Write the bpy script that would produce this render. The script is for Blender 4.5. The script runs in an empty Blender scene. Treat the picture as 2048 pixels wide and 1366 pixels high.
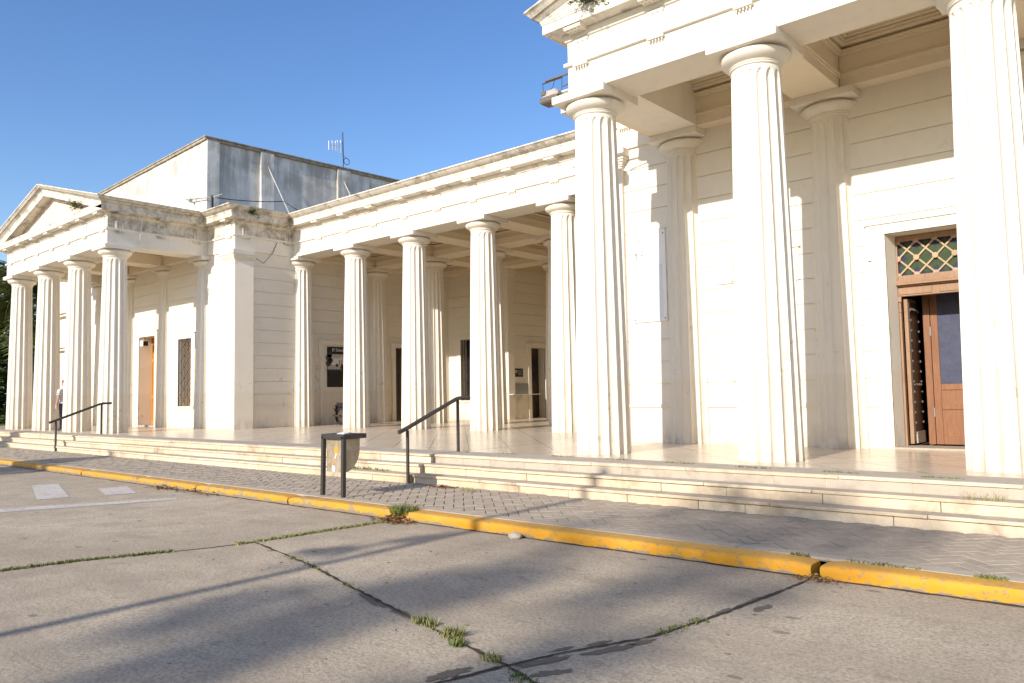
import bpy, bmesh, math, random
from mathutils import Vector, Matrix
PI = math.pi
rng = random.Random(11)
S = bpy.context.scene
COL = S.collection

# ------------------------------------------------------------------ camera
YAW, PITCH, ROLL, FPX = 0.7148379714709869, 0.06726587387259858, -0.018355930053911593, 1563.4021838441688
CAM = Vector((21.14015369678795, -14.809227854345849, 0.9164822013530644))
cyw, syw = math.cos(YAW), math.sin(YAW)
fw = Vector((-syw * math.cos(PITCH), cyw * math.cos(PITCH), math.sin(PITCH)))
r0 = Vector((cyw, syw, 0)); u0 = r0.cross(fw)
rt = r0 * math.cos(ROLL) + u0 * math.sin(ROLL)
up = -r0 * math.sin(ROLL) + u0 * math.cos(ROLL)
cd = bpy.data.cameras.new('camera'); cam = bpy.data.objects.new('camera', cd); COL.objects.link(cam)
cd.sensor_width = 36; cd.sensor_fit = 'HORIZONTAL'; cd.lens = 36 * FPX / 2048
cd.clip_start = 0.05; cd.clip_end = 3000
mw = Matrix((( rt.x, up.x, -fw.x, CAM.x), (rt.y, up.y, -fw.y, CAM.y), (rt.z, up.z, -fw.z, CAM.z), (0, 0, 0, 1)))
cam.matrix_world = mw
S.camera = cam

# ------------------------------------------------------------------ light
SUN_EL, SUN_AZ = math.radians(24.2), math.radians(2.0)
ray = Vector((-math.sin(SUN_AZ) * math.cos(SUN_EL), math.cos(SUN_AZ) * math.cos(SUN_EL), -math.sin(SUN_EL)))
W = bpy.data.worlds.new('World'); S.world = W; W.use_nodes = True
wn = W.node_tree.nodes; wl = W.node_tree.links
sky = wn.new('ShaderNodeTexSky'); sky.sky_type = 'NISHITA'; sky.sun_disc = False
sky.sun_elevation = SUN_EL; sky.sun_rotation = PI - SUN_AZ
sky.altitude = 20; sky.air_density = 1.0; sky.dust_density = 0.7; sky.ozone_density = 1.6
bg = wn['Background']; bg.inputs['Strength'].default_value = 0.125
hs = wn.new('ShaderNodeHueSaturation'); hs.inputs['Hue'].default_value = .511; hs.inputs['Saturation'].default_value = 1.25; hs.inputs['Value'].default_value = 1.0
wl.new(sky.outputs[0], hs.inputs['Color']); wl.new(hs.outputs[0], bg.inputs['Color'])
sd = bpy.data.lights.new('sun', 'SUN'); sd.energy = 3.6; sd.angle = math.radians(0.53); sd.color = (1.0, 0.925, 0.82)
sun = bpy.data.objects.new('sun', sd); COL.objects.link(sun)
sun.rotation_euler = ray.to_track_quat('-Z', 'Y').to_euler(); sun.location = (20, -40, 25)
S.view_settings.view_transform = 'Standard'; S.view_settings.look = 'None'
S.view_settings.exposure = 0.72; S.view_settings.gamma = 1.0
S.render.engine = 'CYCLES'
S.cycles.max_bounces = 8; S.cycles.diffuse_bounces = 6; S.cycles.glossy_bounces = 3
S.cycles.use_denoising = True; S.cycles.denoiser = 'OPENIMAGEDENOISE'; S.cycles.denoising_input_passes = 'RGB_ALBEDO_NORMAL'; S.cycles.denoising_prefilter = 'ACCURATE'; S.cycles.sample_clamp_indirect = 5
S.cycles.caustics_reflective = False; S.cycles.caustics_refractive = False

# ------------------------------------------------------------------ mesh builder
class MB:
    def __init__(s): s.v = []; s.f = []; s.m = []
    def add(s, vs, fs, mi=0):
        o = len(s.v); s.v += [tuple(v) for v in vs]
        s.f += [tuple(i + o for i in f) for f in fs]; s.m += [mi] * len(fs); return s
    def box(s, x0, x1, y0, y1, z0, z1, mi=0):
        if x0 > x1: x0, x1 = x1, x0
        if y0 > y1: y0, y1 = y1, y0
        if z0 > z1: z0, z1 = z1, z0
        return s.add([(x0,y0,z0),(x1,y0,z0),(x1,y1,z0),(x0,y1,z0),(x0,y0,z1),(x1,y0,z1),(x1,y1,z1),(x0,y1,z1)],
                     [(0,3,2,1),(4,5,6,7),(0,1,5,4),(1,2,6,5),(2,3,7,6),(3,0,4,7)], mi)
    def obox(s, c, size, mat=None, mi=0):
        hx, hy, hz = [q / 2 for q in size]; c = Vector(c)
        vs = [Vector(p) for p in [(-hx,-hy,-hz),(hx,-hy,-hz),(hx,hy,-hz),(-hx,hy,-hz),(-hx,-hy,hz),(hx,-hy,hz),(hx,hy,hz),(-hx,hy,hz)]]
        if mat is not None: vs = [mat @ v for v in vs]
        return s.add([v + c for v in vs], [(0,3,2,1),(4,5,6,7),(0,1,5,4),(1,2,6,5),(2,3,7,6),(3,0,4,7)], mi)
    def bar(s, a, b, w, h=None, mi=0):
        a = Vector(a); b = Vector(b); d = b - a; L = d.length
        q = d.to_track_quat('X', 'Z').to_matrix()
        return s.obox((a + b) / 2, (L, w, h or w), q, mi)
    def prism(s, poly, axis, a, b, mi=0):
        n = len(poly)
        def P(p, t):
            if axis == 'x': return (t, p[0], p[1])
            if axis == 'y': return (p[0], t, p[1])
            return (p[0], p[1], t)
        vs = [P(p, a) for p in poly] + [P(p, b) for p in poly]
        fs = [tuple(range(n)), tuple(range(2*n-1, n-1, -1))] + [(i, n+i, n+(i+1) % n, (i+1) % n) for i in range(n)]
        return s.add(vs, fs, mi)
    def tube(s, pts, r, n=8, caps=True, mi=0):
        pts = [Vector(p) for p in pts]; rs = r if isinstance(r, (list, tuple)) else [r] * len(pts)
        vs = []; fs = []; prev = None
        for i, p in enumerate(pts):
            d = (pts[min(i+1, len(pts)-1)] - pts[max(i-1, 0)])
            if d.length < 1e-9: d = Vector((0, 0, 1))
            d.normalize()
            if prev is None:
                a = d.orthogonal().normalized()
            else:
                a = (prev - d * prev.dot(d)); a = a.normalized() if a.length > 1e-6 else d.orthogonal().normalized()
            prev = a; b = d.cross(a)
            for k in range(n):
                t = 2 * PI * k / n; vs.append(p + (a * math.cos(t) + b * math.sin(t)) * rs[i])
        for i in range(len(pts) - 1):
            for k in range(n):
                fs.append((i*n+k, i*n+(k+1) % n, (i+1)*n+(k+1) % n, (i+1)*n+k))
        if caps:
            fs.append(tuple(range(n-1, -1, -1))); e = (len(pts)-1) * n; fs.append(tuple(range(e, e+n)))
        return s.add(vs, fs, mi)
    def lathe(s, prof, n=32, c=(0, 0, 0), axis='z', caps=True, mi=0):
        vs = []; fs = []
        for r, z in prof:
            for k in range(n):
                t = 2 * PI * k / n; x, y = r * math.cos(t), r * math.sin(t)
                p = (x, y, z) if axis == 'z' else ((x, z, y) if axis == 'y' else (z, x, y))
                vs.append((p[0]+c[0], p[1]+c[1], p[2]+c[2]))
        for i in range(len(prof) - 1):
            for k in range(n): fs.append((i*n+k, i*n+(k+1) % n, (i+1)*n+(k+1) % n, (i+1)*n+k))
        if caps:
            fs.append(tuple(range(n-1, -1, -1))); e = (len(prof)-1) * n; fs.append(tuple(range(e, e+n)))
        return s.add(vs, fs, mi)
    def loft(s, rings, caps=True, mi=0):
        n = len(rings[0]); vs = [p for r_ in rings for p in r_]; fs = []
        for i in range(len(rings) - 1):
            for k in range(n): fs.append((i*n+k, i*n+(k+1) % n, (i+1)*n+(k+1) % n, (i+1)*n+k))
        if caps:
            fs.append(tuple(range(n-1, -1, -1))); e = (len(rings)-1)*n; fs.append(tuple(range(e, e+n)))
        return s.add(vs, fs, mi)
    def mesh(s, name, mats, smooth=None, fixn=True):
        me = bpy.data.meshes.new(name); me.from_pydata(s.v, [], s.f)
        for m in (mats if isinstance(mats, (list, tuple)) else [mats]): me.materials.append(m)
        if any(s.m): me.polygons.foreach_set('material_index', s.m)
        if fixn:
            bm = bmesh.new(); bm.from_mesh(me); bmesh.ops.recalc_face_normals(bm, faces=bm.faces); bm.to_mesh(me); bm.free()
        if smooth is not None:
            me.polygons.foreach_set('use_smooth', [True] * len(me.polygons)); me.set_sharp_from_angle(angle=math.radians(smooth))
        me.update(); return me
    def build(s, name, mats, parent=None, loc=None, smooth=None, bevel=0, fixn=True, seg=2):
        o = bpy.data.objects.new(name, s.mesh(name, mats, smooth, fixn)); COL.objects.link(o)
        if parent is not None: o.parent = parent
        if loc is not None: o.location = loc
        if bevel:
            b = o.modifiers.new('bevel', 'BEVEL'); b.width = bevel; b.segments = seg; b.limit_method = 'ANGLE'; b.angle_limit = math.radians(40)
        return o
def tag(o, label=None, cat=None, group=None, kind=None):
    if label: o['label'] = label
    if cat: o['category'] = cat
    if group: o['group'] = group
    if kind: o['kind'] = kind
    return o
def empty(name, loc, rz=0, **k):
    o = bpy.data.objects.new(name, None); COL.objects.link(o); o.location = loc; o.rotation_euler = (0, 0, rz); o.empty_display_size = .2
    return tag(o, **k)
def kids(o): return [c for c in COL.objects if c.parent == o]
def copy_tree(o, parent=None):
    c = o.copy(); COL.objects.link(c); c.parent = parent
    for ch in kids(o): copy_tree(ch, c)
    return c

# ------------------------------------------------------------------ materials
class NT:
    def __init__(s, name):
        s.m = bpy.data.materials.new(name); s.m.use_nodes = True; s.t = s.m.node_tree; s.n = s.t.nodes; s.l = s.t.links
        s.b = s.n['Principled BSDF']
    def new(s, t, **k):
        n = s.n.new(t)
        for a, b in k.items(): setattr(n, a, b)
        return n
    def inp(s, n, key, v):
        if hasattr(v, 'is_linked') or isinstance(v, bpy.types.NodeSocket): s.l.new(v, n.inputs[key])
        else: n.inputs[key].default_value = v
    def pos(s):
        g = s.new('ShaderNodeNewGeometry'); return g.outputs['Position']
    def mapping(s, vec, scale=(1,1,1), rot=(0,0,0), loc=(0,0,0)):
        n = s.new('ShaderNodeMapping'); s.inp(n, 'Vector', vec); n.inputs['Scale'].default_value = scale; n.inputs['Rotation'].default_value = rot; n.inputs['Location'].default_value = loc
        return n.outputs[0]
    def noise(s, vec, scale, detail=6, rough=.6, dist=0):
        n = s.new('ShaderNodeTexNoise'); s.inp(n, 'Vector', vec); n.inputs['Scale'].default_value = scale; n.inputs['Detail'].default_value = detail
        n.inputs['Roughness'].default_value = rough; n.inputs['Distortion'].default_value = dist; return n.outputs['Fac']
    def ramp(s, fac, stops):
        n = s.new('ShaderNodeValToRGB'); s.l.new(fac, n.inputs[0]); e = n.color_ramp.elements
        while len(e) < len(stops): e.new(.5)
        for el, (p, c) in zip(e, stops):
            el.position = p; el.color = (c, c, c, 1) if isinstance(c, (int, float)) else (*c, 1)
        return n.outputs[0]
    def mix(s, fac, a, b, mode='MIX'):
        n = s.new('ShaderNodeMix', data_type='RGBA', blend_type=mode)
        s.inp(n, 0, fac)
        for i, v in ((6, a), (7, b)):
            if isinstance(v, bpy.types.NodeSocket): s.l.new(v, n.inputs[i])
            else: n.inputs[i].default_value = (*v, 1)
        return n.outputs[2]
    def math(s, op, a, b=None):
        n = s.new('ShaderNodeMath', operation=op); s.inp(n, 0, a)
        if b is not None: s.inp(n, 1, b)
        return n.outputs[0]
    def sep(s, v):
        n = s.new('ShaderNodeSeparateXYZ'); s.l.new(v, n.inputs[0]); return n.outputs
    def mrange(s, v, a, b, c=0., d=1.):
        n = s.new('ShaderNodeMapRange'); s.inp(n, 0, v)
        for i, q in zip((1, 2, 3, 4), (a, b, c, d)): n.inputs[i].default_value = q
        return n.outputs[0]
    def bump(s, h, strength, dist=.01):
        n = s.new('ShaderNodeBump'); s.l.new(h, n.inputs['Height']); n.inputs['Strength'].default_value = strength; n.inputs['Distance'].default_value = dist
        s.l.new(n.outputs[0], s.b.inputs['Normal'])
    def out(s, col, rough=.8, spec=.3, metal=0.):
        if isinstance(col, bpy.types.NodeSocket): s.l.new(col, s.b.inputs['Base Color'])
        else: s.b.inputs['Base Color'].default_value = (*col, 1)
        s.inp(s.b, 'Roughness', rough); s.b.inputs['Specular IOR Level'].default_value = spec; s.b.inputs['Metallic'].default_value = metal
        return s.m

WHITE = (.77, .72, .625); CREAM = (.70, .62, .49)
def stucco(name, base=WHITE, cream=True, stain=.25, mould=0., peel=0., streak=0., bump=.25):
    """painted plaster: soft mottling, a cream painted base band, grime at the foot, optional mould / peeling paint"""
    k = NT(name); p = k.pos(); z = k.sep(p)[2]
    big = k.noise(p, .7, 5, .6); mid = k.noise(p, 5, 6, .65); fine = k.noise(p, 60, 3, .5)
    c = k.mix(k.ramp(big, [(.35, 0), (.7, 1)]), base, tuple(q * .955 for q in base))
    c = k.mix(k.math('MULTIPLY', k.ramp(mid, [(.52, 0), (.78, 1)]), stain), c, (.60, .53, .42))
    if cream:
        zz = k.math('ADD', z, k.math('MULTIPLY', k.math('SUBTRACT', mid, .5), .16))
        c = k.mix(k.mrange(zz, 1.10, 1.18, .45, 0.), c, CREAM)
        foot = k.math('MULTIPLY', k.mrange(z, .0, .42, 1, 0), k.ramp(k.noise(k.mapping(p, (1, 1, .6)), 4, 6, .7), [(.42, 0), (.72, 1)]))
        c = k.mix(k.math('MULTIPLY', foot, .75), c, (.33, .27, .20))
        chips = k.ramp(k.noise(p, 2.3, 8, .75), [(.61, 0), (.64, 1)])
        chips = k.math('MULTIPLY', chips, k.mrange(z, 1.6, 2.6, 1, .25))
        c = k.mix(k.math('MULTIPLY', chips, .5), c, (.42, .35, .27))
    if peel:
        pe = k.ramp(k.noise(p, 2.6, 8, .7, .4), [(.60 - .1 * peel, 0), (.63 - .1 * peel, 1)])
        c = k.mix(k.math('MULTIPLY', pe, .8), c, k.mix(mid, (.62, .40, .30), (.66, .55, .44)))
    if streak:
        st = k.noise(k.mapping(p, (2.2, 2.2, .16)), 2.0, 6, .7)
        c = k.mix(k.math('MULTIPLY', k.ramp(st, [(.50, 0), (.72, 1)]), streak), c, (.27, .245, .20))
    if mould:
        mo = k.noise(p, 3.2, 9, .72, .3)
        f = k.ramp(mo, [(.62 - .18 * mould, 0), (.78 - .14 * mould, 1)])
        nz = k.sep(k.new('ShaderNodeNewGeometry').outputs['Normal'])[2]
        f = k.math('MAXIMUM', k.math('MULTIPLY', f, .8), k.math('MULTIPLY', k.mrange(nz, .35, .8, 0, 1), k.ramp(mid, [(.25, .3), (.6, .95)])))
        c = k.mix(f, c, k.mix(fine, (.10, .085, .06), (.26, .22, .16)))
    k.bump(k.math('ADD', k.math('MULTIPLY', mid, .6), k.math('MULTIPLY', fine, .25)), bump, .012)
    return k.out(c, .78, .25)
M_WALL = stucco('painted_plaster'); M_COLUMN = stucco('column_plaster', stain=.22, streak=.16, bump=.15)
M_ENT = stucco('entablature_plaster', cream=False, stain=.22, streak=.10)
M_CORN = stucco('weathered_cornice', cream=False, stain=.5, mould=.68, streak=.4)
M_MOULD = stucco('mouldy_plaster', base=(.72, .66, .55), cream=False, stain=.6, mould=.95, streak=.55)
M_TYMP = stucco('peeling_plaster', cream=False, stain=.5, peel=1.1)
M_FRZ = stucco('frieze_plaster', cream=False, stain=.45, peel=.34, streak=.3)
M_CEIL = stucco('ceiling_plaster', base=(.76, .665, .51), cream=False, stain=.18, bump=.1)

def hall_mat():
    k = NT('hall_plaster'); p = k.pos(); z = k.sep(p)[2]
    mid = k.noise(p, 4, 7, .7); big = k.noise(p, .9, 6, .62, .3)
    st = k.noise(k.mapping(p, (1.6, 1.6, .12)), 2.2, 8, .75)
    c = k.mix(k.ramp(mid, [(.4, 0), (.75, 1)]), (.77, .75, .71), (.66, .63, .57))
    top = k.mrange(z, 7.6, 9.6, .25, 1)
    f = k.math('MULTIPLY', k.ramp(k.math('MULTIPLY', k.math('ADD', st, big), .5), [(.435, 0), (.56, 1)]), top)
    c = k.mix(k.math('MULTIPLY', f, .68), c, k.mix(mid, (.15, .135, .11), (.36, .33, .275)))
    ol = k.math('MULTIPLY', k.ramp(k.noise(p, 1.4, 6, .7, .5), [(.60, 0), (.70, 1)]), top)
    c = k.mix(k.math('MULTIPLY', ol, .7), c, (.34, .29, .13))
    k.bump(mid, .4, .02)
    return k.out(c, .9, .15)
M_HALL = hall_mat()
def coping_mat():
    k = NT('mouldy_coping'); p = k.pos(); n = k.noise(p, 5, 8, .75)
    c = k.mix(k.ramp(n, [(.3, 0), (.7, 1)]), (.17, .145, .11), (.50, .44, .355)); k.bump(n, .6, .02); return k.out(c, .95, .1)
M_COPE = coping_mat()
def plain(name, col, rough=.6, spec=.4, metal=0, var=.12, scale=8, bump=0):
    k = NT(name); p = k.pos(); n = k.noise(p, scale, 5, .65)
    c = k.mix(n, tuple(q * (1 - var) for q in col), tuple(min(1, q * (1 + var)) for q in col))
    if bump: k.bump(n, bump, .01)
    return k.out(c, rough, spec, metal)
def wood(name, a, b, rough=.55, dirs=(14, 14, 1.2)):
    k = NT(name); p = k.pos(); g = k.noise(k.mapping(p, dirs), 3, 8, .65, .6); l = k.noise(p, 1.5, 4)
    c = k.mix(k.ramp(g, [(.3, 0), (.7, 1)]), a, b); c = k.mix(k.math('MULTIPLY', k.ramp(l, [(.45, 0), (.7, 1)]), .35), c, tuple(q * .6 for q in a))
    k.bump(g, .2, .004); return k.out(c, rough, .35)
M_WOOD = wood('orange_wood', (.20, .085, .040), (.29, .135, .066)); M_WOODP = wood('weathered_wood', (.27, .155, .09), (.37, .235, .145))
M_DARKWOOD = wood('dark_wood', (.028, .017, .011), (.06, .038, .024), .4)
M_LDOOR = wood('amber_wood', (.40, .185, .05), (.54, .26, .075))
M_IRON = plain('dark_iron', (.030, .026, .022), .45, .5, .3, .3, 30)
M_GRILLE = plain('rusty_iron', (.15, .125, .10), .7, .3, .2, .35, 25)
M_RAIL = plain('painted_steel', (.042, .037, .032), .5, .5, 0, .25, 25, .1)
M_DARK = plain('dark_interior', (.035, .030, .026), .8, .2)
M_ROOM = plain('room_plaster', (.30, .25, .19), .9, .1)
M_STEEL = plain('white_enamel', (.75, .74, .71), .4)
M_GREYMETAL = plain('grey_metal', (.33, .31, .28), .55, .5, .4, .3, 30, .2)
def glass(name, col, rough=.18):
    k = NT(name); p = k.pos(); v = k.new('ShaderNodeTexVoronoi'); k.inp(v, 'Vector', p); v.inputs['Scale'].default_value = 70
    n = k.noise(p, 9, 4); c = k.mix(n, tuple(q * .6 for q in col), tuple(q * 1.5 for q in col))
    k.bump(v.outputs['Distance'], .25, .004); return k.out(c, .5, .15)
M_GREEN = glass('green_glass', (.034, .056, .022)); M_BLUE = glass('blue_glass', (.025, .030, .062)); M_BLACKGLASS = plain('black_glass', (.012, .012, .013), .12, .6)

def concrete_road():
    k = NT('concrete_road'); p = k.pos()
    big = k.noise(p, .35, 5, .6, .4); mid = k.noise(p, 2.2, 8, .68, .3); fine = k.noise(p, 38, 5, .7); grit = k.noise(p, 70, 4, .6)
    c = k.mix(k.ramp(big, [(.32, 0), (.68, 1)]), (.42, .345, .245), (.59, .495, .365))
    c = k.mix(k.math('MULTIPLY', k.ramp(mid, [(.42, 0), (.70, 1)]), .75), c, (.34, .275, .208))
    c = k.mix(k.math('MULTIPLY', k.ramp(fine, [(.44, 0), (.62, 1)]), .7), c, (.235, .187, .137))
    c = k.mix(k.math('MULTIPLY', k.ramp(grit, [(.35, 1), (.5, 0)]), .25), c, (.68, .60, .49))
    cl = k.noise(k.mapping(p, (1, 1.6, 1)), 7, 9, .78, .5); sl = k.noise(k.mapping(p, (.25, 1.4, 1)), 1.1, 5, .6)
    c = k.mix(k.math('MULTIPLY', k.ramp(cl, [(.53, 0), (.66, 1)]), .6), c, (.24, .19, .14))
    c = k.mix(k.math('MULTIPLY', k.ramp(sl, [(.50, 0), (.66, 1)]), .4), c, (.30, .245, .185))
    v = k.new('ShaderNodeTexVoronoi'); k.inp(v, 'Vector', k.mapping(p, (1.0, 1.9, 1))); v.inputs['Scale'].default_value = 1.3; v.inputs['Randomness'].default_value = 1
    oil = k.math('LESS_THAN', k.math('ADD', v.outputs['Distance'], k.math('MULTIPLY', mid, .10)), .115)
    c = k.mix(k.math('MULTIPLY', oil, .6), c, (.13, .11, .085))
    k.bump(k.math('ADD', k.math('MULTIPLY', fine, .7), k.math('MULTIPLY', grit, .5)), .55, .012)
    return k.out(c, .9, .2)
M_ROAD = concrete_road()
def paver_mat():
    k = NT('grey_pavers'); p = k.pos(); a = k.new('ShaderNodeAttribute', attribute_name='tone'); n = k.noise(p, 6, 7, .7); f = k.noise(p, 90, 3)
    c = k.mix(a.outputs['Fac'], (.375, .31, .24), (.435, .365, .285)); c = k.mix(k.math('MULTIPLY', k.ramp(n, [(.45, 0), (.75, 1)]), .5), c, (.17, .14, .107))
    c = k.mix(k.math('MULTIPLY', f, .3), c, (.30, .26, .21)); k.bump(f, .4, .006); return k.out(c, .9, .2)
M_PAVER = paver_mat()
M_SAND = plain('dirt_joint', (.065, .052, .040), .95, .1, 0, .3, 30)
M_CEMENT = plain('cement_strip', (.42, .36, .285), .9, .15, 0, .2, 6, .3)
def stone_mat(name, a, b, dirt):
    k = NT(name); p = k.pos(); t = k.new('ShaderNodeAttribute', attribute_name='tone')
    n = k.noise(p, 7, 8, .7); f = k.noise(p, 120, 3, .6); big = k.noise(p, 1.1, 6, .65, .3)
    c = k.mix(t.outputs['Fac'], a, b); c = k.mix(k.math('MULTIPLY', k.ramp(n, [(.45, 0), (.8, 1)]), .4), c, dirt)
    c = k.mix(k.math('MULTIPLY', k.ramp(big, [(.55, 0), (.68, 1)]), .55), c, tuple(q * .55 for q in dirt))
    nz = k.sep(k.new('ShaderNodeNewGeometry').outputs['Normal'])[2]
    c = k.mix(k.math('MULTIPLY', k.mrange(nz, .5, .9, 0, .85), k.ramp(n, [(.2, .4), (.6, 1)])), c, (.36, .315, .26))
    c = k.mix(k.math('MULTIPLY', k.ramp(f, [(.55, 0), (.7, 1)]), .3), c, tuple(q * .5 for q in dirt))
    k.bump(f, .35, .006); return k.out(c, .75, .3)
M_STEP = stone_mat('step_stone', (.60, .475, .325), (.70, .59, .44), (.26, .20, .135))
def tile_mat():
    k = NT('polished_tiles'); p = k.pos()
    b = k.new('ShaderNodeTexBrick'); k.inp(b, 'Vector', k.mapping(p, (1, 1, 1), (0, 0, PI / 4), (.2, .1, 0))); b.offset = 0; b.inputs['Scale'].default_value = 1; b.inputs['Mortar Size'].default_value = .011
    b.inputs['Brick Width'].default_value = .68; b.inputs['Row Height'].default_value = .68
    b.inputs['Color1'].default_value = (.55, .46, .355, 1); b.inputs['Color2'].default_value = (.59, .50, .39, 1); b.inputs['Mortar'].default_value = (.32, .26, .20, 1)
    n = k.noise(p, 3, 6, .65); c = k.mix(k.math('MULTIPLY', k.ramp(n, [(.45, 0), (.75, 1)]), .12), b.outputs['Color'], (.42, .34, .25))
    return k.out(c, k.mrange(n, .3, .7, .20, .27), .5)
M_TILE = tile_mat()
M_EDGE = stone_mat('porch_edge_stone', (.44, .375, .30), (.51, .44, .355), (.28, .225, .165))
def kerb_mat():
    k = NT('yellow_kerb_paint'); p = k.pos(); x, y, z = k.sep(p)[0:3]
    n = k.noise(p, 9, 8, .72); b = k.noise(p, 1.6, 6, .65)
    wear = k.math('ADD', k.math('MULTIPLY', n, .75), k.math('MULTIPLY', b, .35))
    wear = k.math('ADD', wear, k.mrange(x, 12.5, 16.5, .075, -.05))
    wear = k.math('ADD', wear, k.mrange(z, -.5, -.45, .22, 0.))
    ch = k.ramp(k.noise(p, 24, 6, .8), [(.56, 0), (.59, 1)])
    f = k.math('MAXIMUM', k.ramp(wear, [(.655, 0), (.70, 1)]), k.math('MULTIPLY', ch, .8))
    yel = k.mix(k.ramp(b, [(.35, 0), (.65, 1)]), (.54, .25, .010), (.64, .315, .02))
    nz = k.sep(k.new('ShaderNodeNewGeometry').outputs['Normal'])[2]
    yel = k.mix(k.math('MULTIPLY', k.mrange(nz, .4, .9, 0, .55), n), yel, (.42, .29, .12))
    c = k.mix(f, yel, k.mix(n, (.13, .105, .078), (.36, .29, .19))); k.bump(n, .5, .015); return k.out(c, .65, .35)
M_KERB = kerb_mat()
def mark_mat():
    k = NT('worn_road_paint'); p = k.pos(); n = k.noise(p, 16, 7, .75); m = k.noise(p, 2.5, 5)
    f = k.ramp(k.math('ADD', k.math('MULTIPLY', n, .7), k.math('MULTIPLY', m, .3)), [(.47, 0), (.60, 1)])
    c = k.mix(f, (.56, .525, .48), (.42, .345, .265)); return k.out(c, .85, .2)
M_MARK = mark_mat()
M_CRACK = plain('joint_dirt', (.075, .062, .048), .95, .1, 0, .45, 25, .6)
M_TAR = plain('tar_patch', (.155, .128, .10), .8, .25, 0, .35, 20, .4)
def leaf_mat(name, a, b, sc=3):
    k = NT(name); p = k.pos(); n = k.noise(p, sc, 3); g = k.new('ShaderNodeNewGeometry'); r = g.outputs['Random Per Island']
    c = k.mix(r, a, b); c = k.mix(k.math('MULTIPLY', n, .4), c, tuple(q * .6 for q in a)); m = k.out(c, .6, .3)
    k.b.inputs['Transmission Weight'].default_value = 0
    return m
M_GRASS = leaf_mat('green_grass', (.09, .125, .025), (.24, .25, .075)); M_DRY = leaf_mat('dry_grass', (.24, .23, .09), (.42, .36, .17))
M_LEAF = leaf_mat('dark_foliage', (.020, .040, .010), (.075, .11, .025)); M_PALM = leaf_mat('palm_leaf', (.05, .075, .018), (.20, .20, .05))
M_FALLEN = leaf_mat('fallen_leaf', (.16, .075, .025), (.42, .25, .10)); M_BARK = plain('bark', (.16, .125, .09), .95, .1, 0, .4, 10, .8)
M_LAWN = plain('lawn', (.11, .15, .03), .95, .1, 0, .4, 3, .6)
M_GROUND = plain('far_ground', (.22, .20, .16), .95, .1, 0, .3, .3)
M_CABLE = plain('black_cable', (.02, .02, .022), .5); M_WHITEPOLE = plain('white_pole', (.66, .64, .60), .5)
M_BLUECABLE = plain('blue_cable', (.03, .06, .14), .5)

# ------------------------------------------------------------------ ground
YK0, YK1, ZP, ZR = -8.60, -8.82, -.40, -.50
def attr_tone(o, per):  # one tone value per corner set by face
    me = o.data; a = me.attributes.new('tone', 'FLOAT', 'FACE'); a.data.foreach_set('value', per)
g = MB(); g.add([(-900, -900, -.62), (900, -900, -.62), (900, 900, -.62), (-900, 900, -.62)], [(0, 1, 2, 3)])
tag(g.build('ground', M_GROUND), 'bare pale ground far beyond the street', 'ground', kind='structure')
g = MB(); nx, ny = 1, 1
g.add([(-60, -45, ZR), (60, -45, ZR), (60, YK1 + .05, ZR), (-60, YK1 + .05, ZR)], [(0, 1, 2, 3)])
tag(g.build('road', M_ROAD), 'beige concrete road in big slabs with dark grassy joints', 'road', kind='structure')
# lawn far left
g = MB(); g.add([(-90, -6.5, -.28), (-16.4, -6.5, -.28), (-16.4, 60, -.28), (-90, 60, -.28)], [(0, 1, 2, 3)])
tag(g.build('lawn', M_LAWN), 'strip of green lawn under the palm at the far left', 'lawn', kind='structure')
# pavement: herringbone pavers as one mesh over a dirt bed
bed = MB(); bed.add([(-30, YK0, ZP - .012), (30, YK0, ZP - .012), (30, -6.6, ZP - .012), (-30, -6.6, ZP - .012)], [(0, 1, 2, 3)])
pv = bed.build('pavement', [M_SAND, M_PAVER, M_CEMENT])
tag(pv, 'grey herringbone brick pavement between the yellow kerb and the steps', 'pavement', kind='structure')
pm = MB(); tones = []
pm.add(bed.v, bed.f, 0); tones += [0.]
def paver(cx, cy, ang, L, Wd):
    h = ZP + rng.uniform(-.003, .0035); c, s_ = math.cos(ang), math.sin(ang); gap = .005
    a, b = L / 2 - gap, Wd / 2 - gap
    q = [(-a, -b), (a, -b), (a, b), (-a, b)]; e = .003
    t = [(cx + c * x - s_ * y, cy + s_ * x + c * y) for x, y in q]
    q2 = [(-a + e, -b + e), (a - e, -b + e), (a - e, b - e), (-a + e, b - e)]
    t2 = [(cx + c * x - s_ * y, cy + s_ * x + c * y) for x, y in q2]
    pm.add([(x, y, ZP - .013) for x, y in t] + [(x, y, h - .003) for x, y in t] + [(x, y, h) for x, y in t2],
           [(0, 1, 5, 4), (1, 2, 6, 5), (2, 3, 7, 6), (3, 0, 4, 7), (4, 5, 9, 8), (5, 6, 10, 9), (6, 7, 11, 10), (7, 4, 8, 11), (8, 9, 10, 11)], 1)
    tones.extend([rng.random()] * 9)
L_, W_ = .24, .12
y_lo, y_hi = YK0 + .06, -6.72
def herring():
    # bricks at lattice: H at (x + k, ...) -- generated on unit grid: for each cell (i,j) with (i-j)%4==0 horizontal two cells, ==2 -> vertical
    c, s_ = math.cos(PI / 4), math.sin(PI / 4); n = 0
    for i in range(-170, 260):
        for j in range(-260, 170):
            k = (i - j) % 4
            if k == 0: cx, cy, an = (i + 1) * W_, (j + .5) * W_, 0.
            elif k == 3: cx, cy, an = (i + .5) * W_, (j + 1) * W_ , PI / 2
            else: continue
            X = c * cx - s_ * cy; Y = s_ * cx + c * cy
            Y2 = Y - 7.6; X2 = X + 4
            if Y2 < y_lo or Y2 > y_hi or X2 < -8 or X2 > 23.5: continue
            paver(X2, Y2, an + PI / 4, L_, W_); n += 1
    return n
herring()
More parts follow.
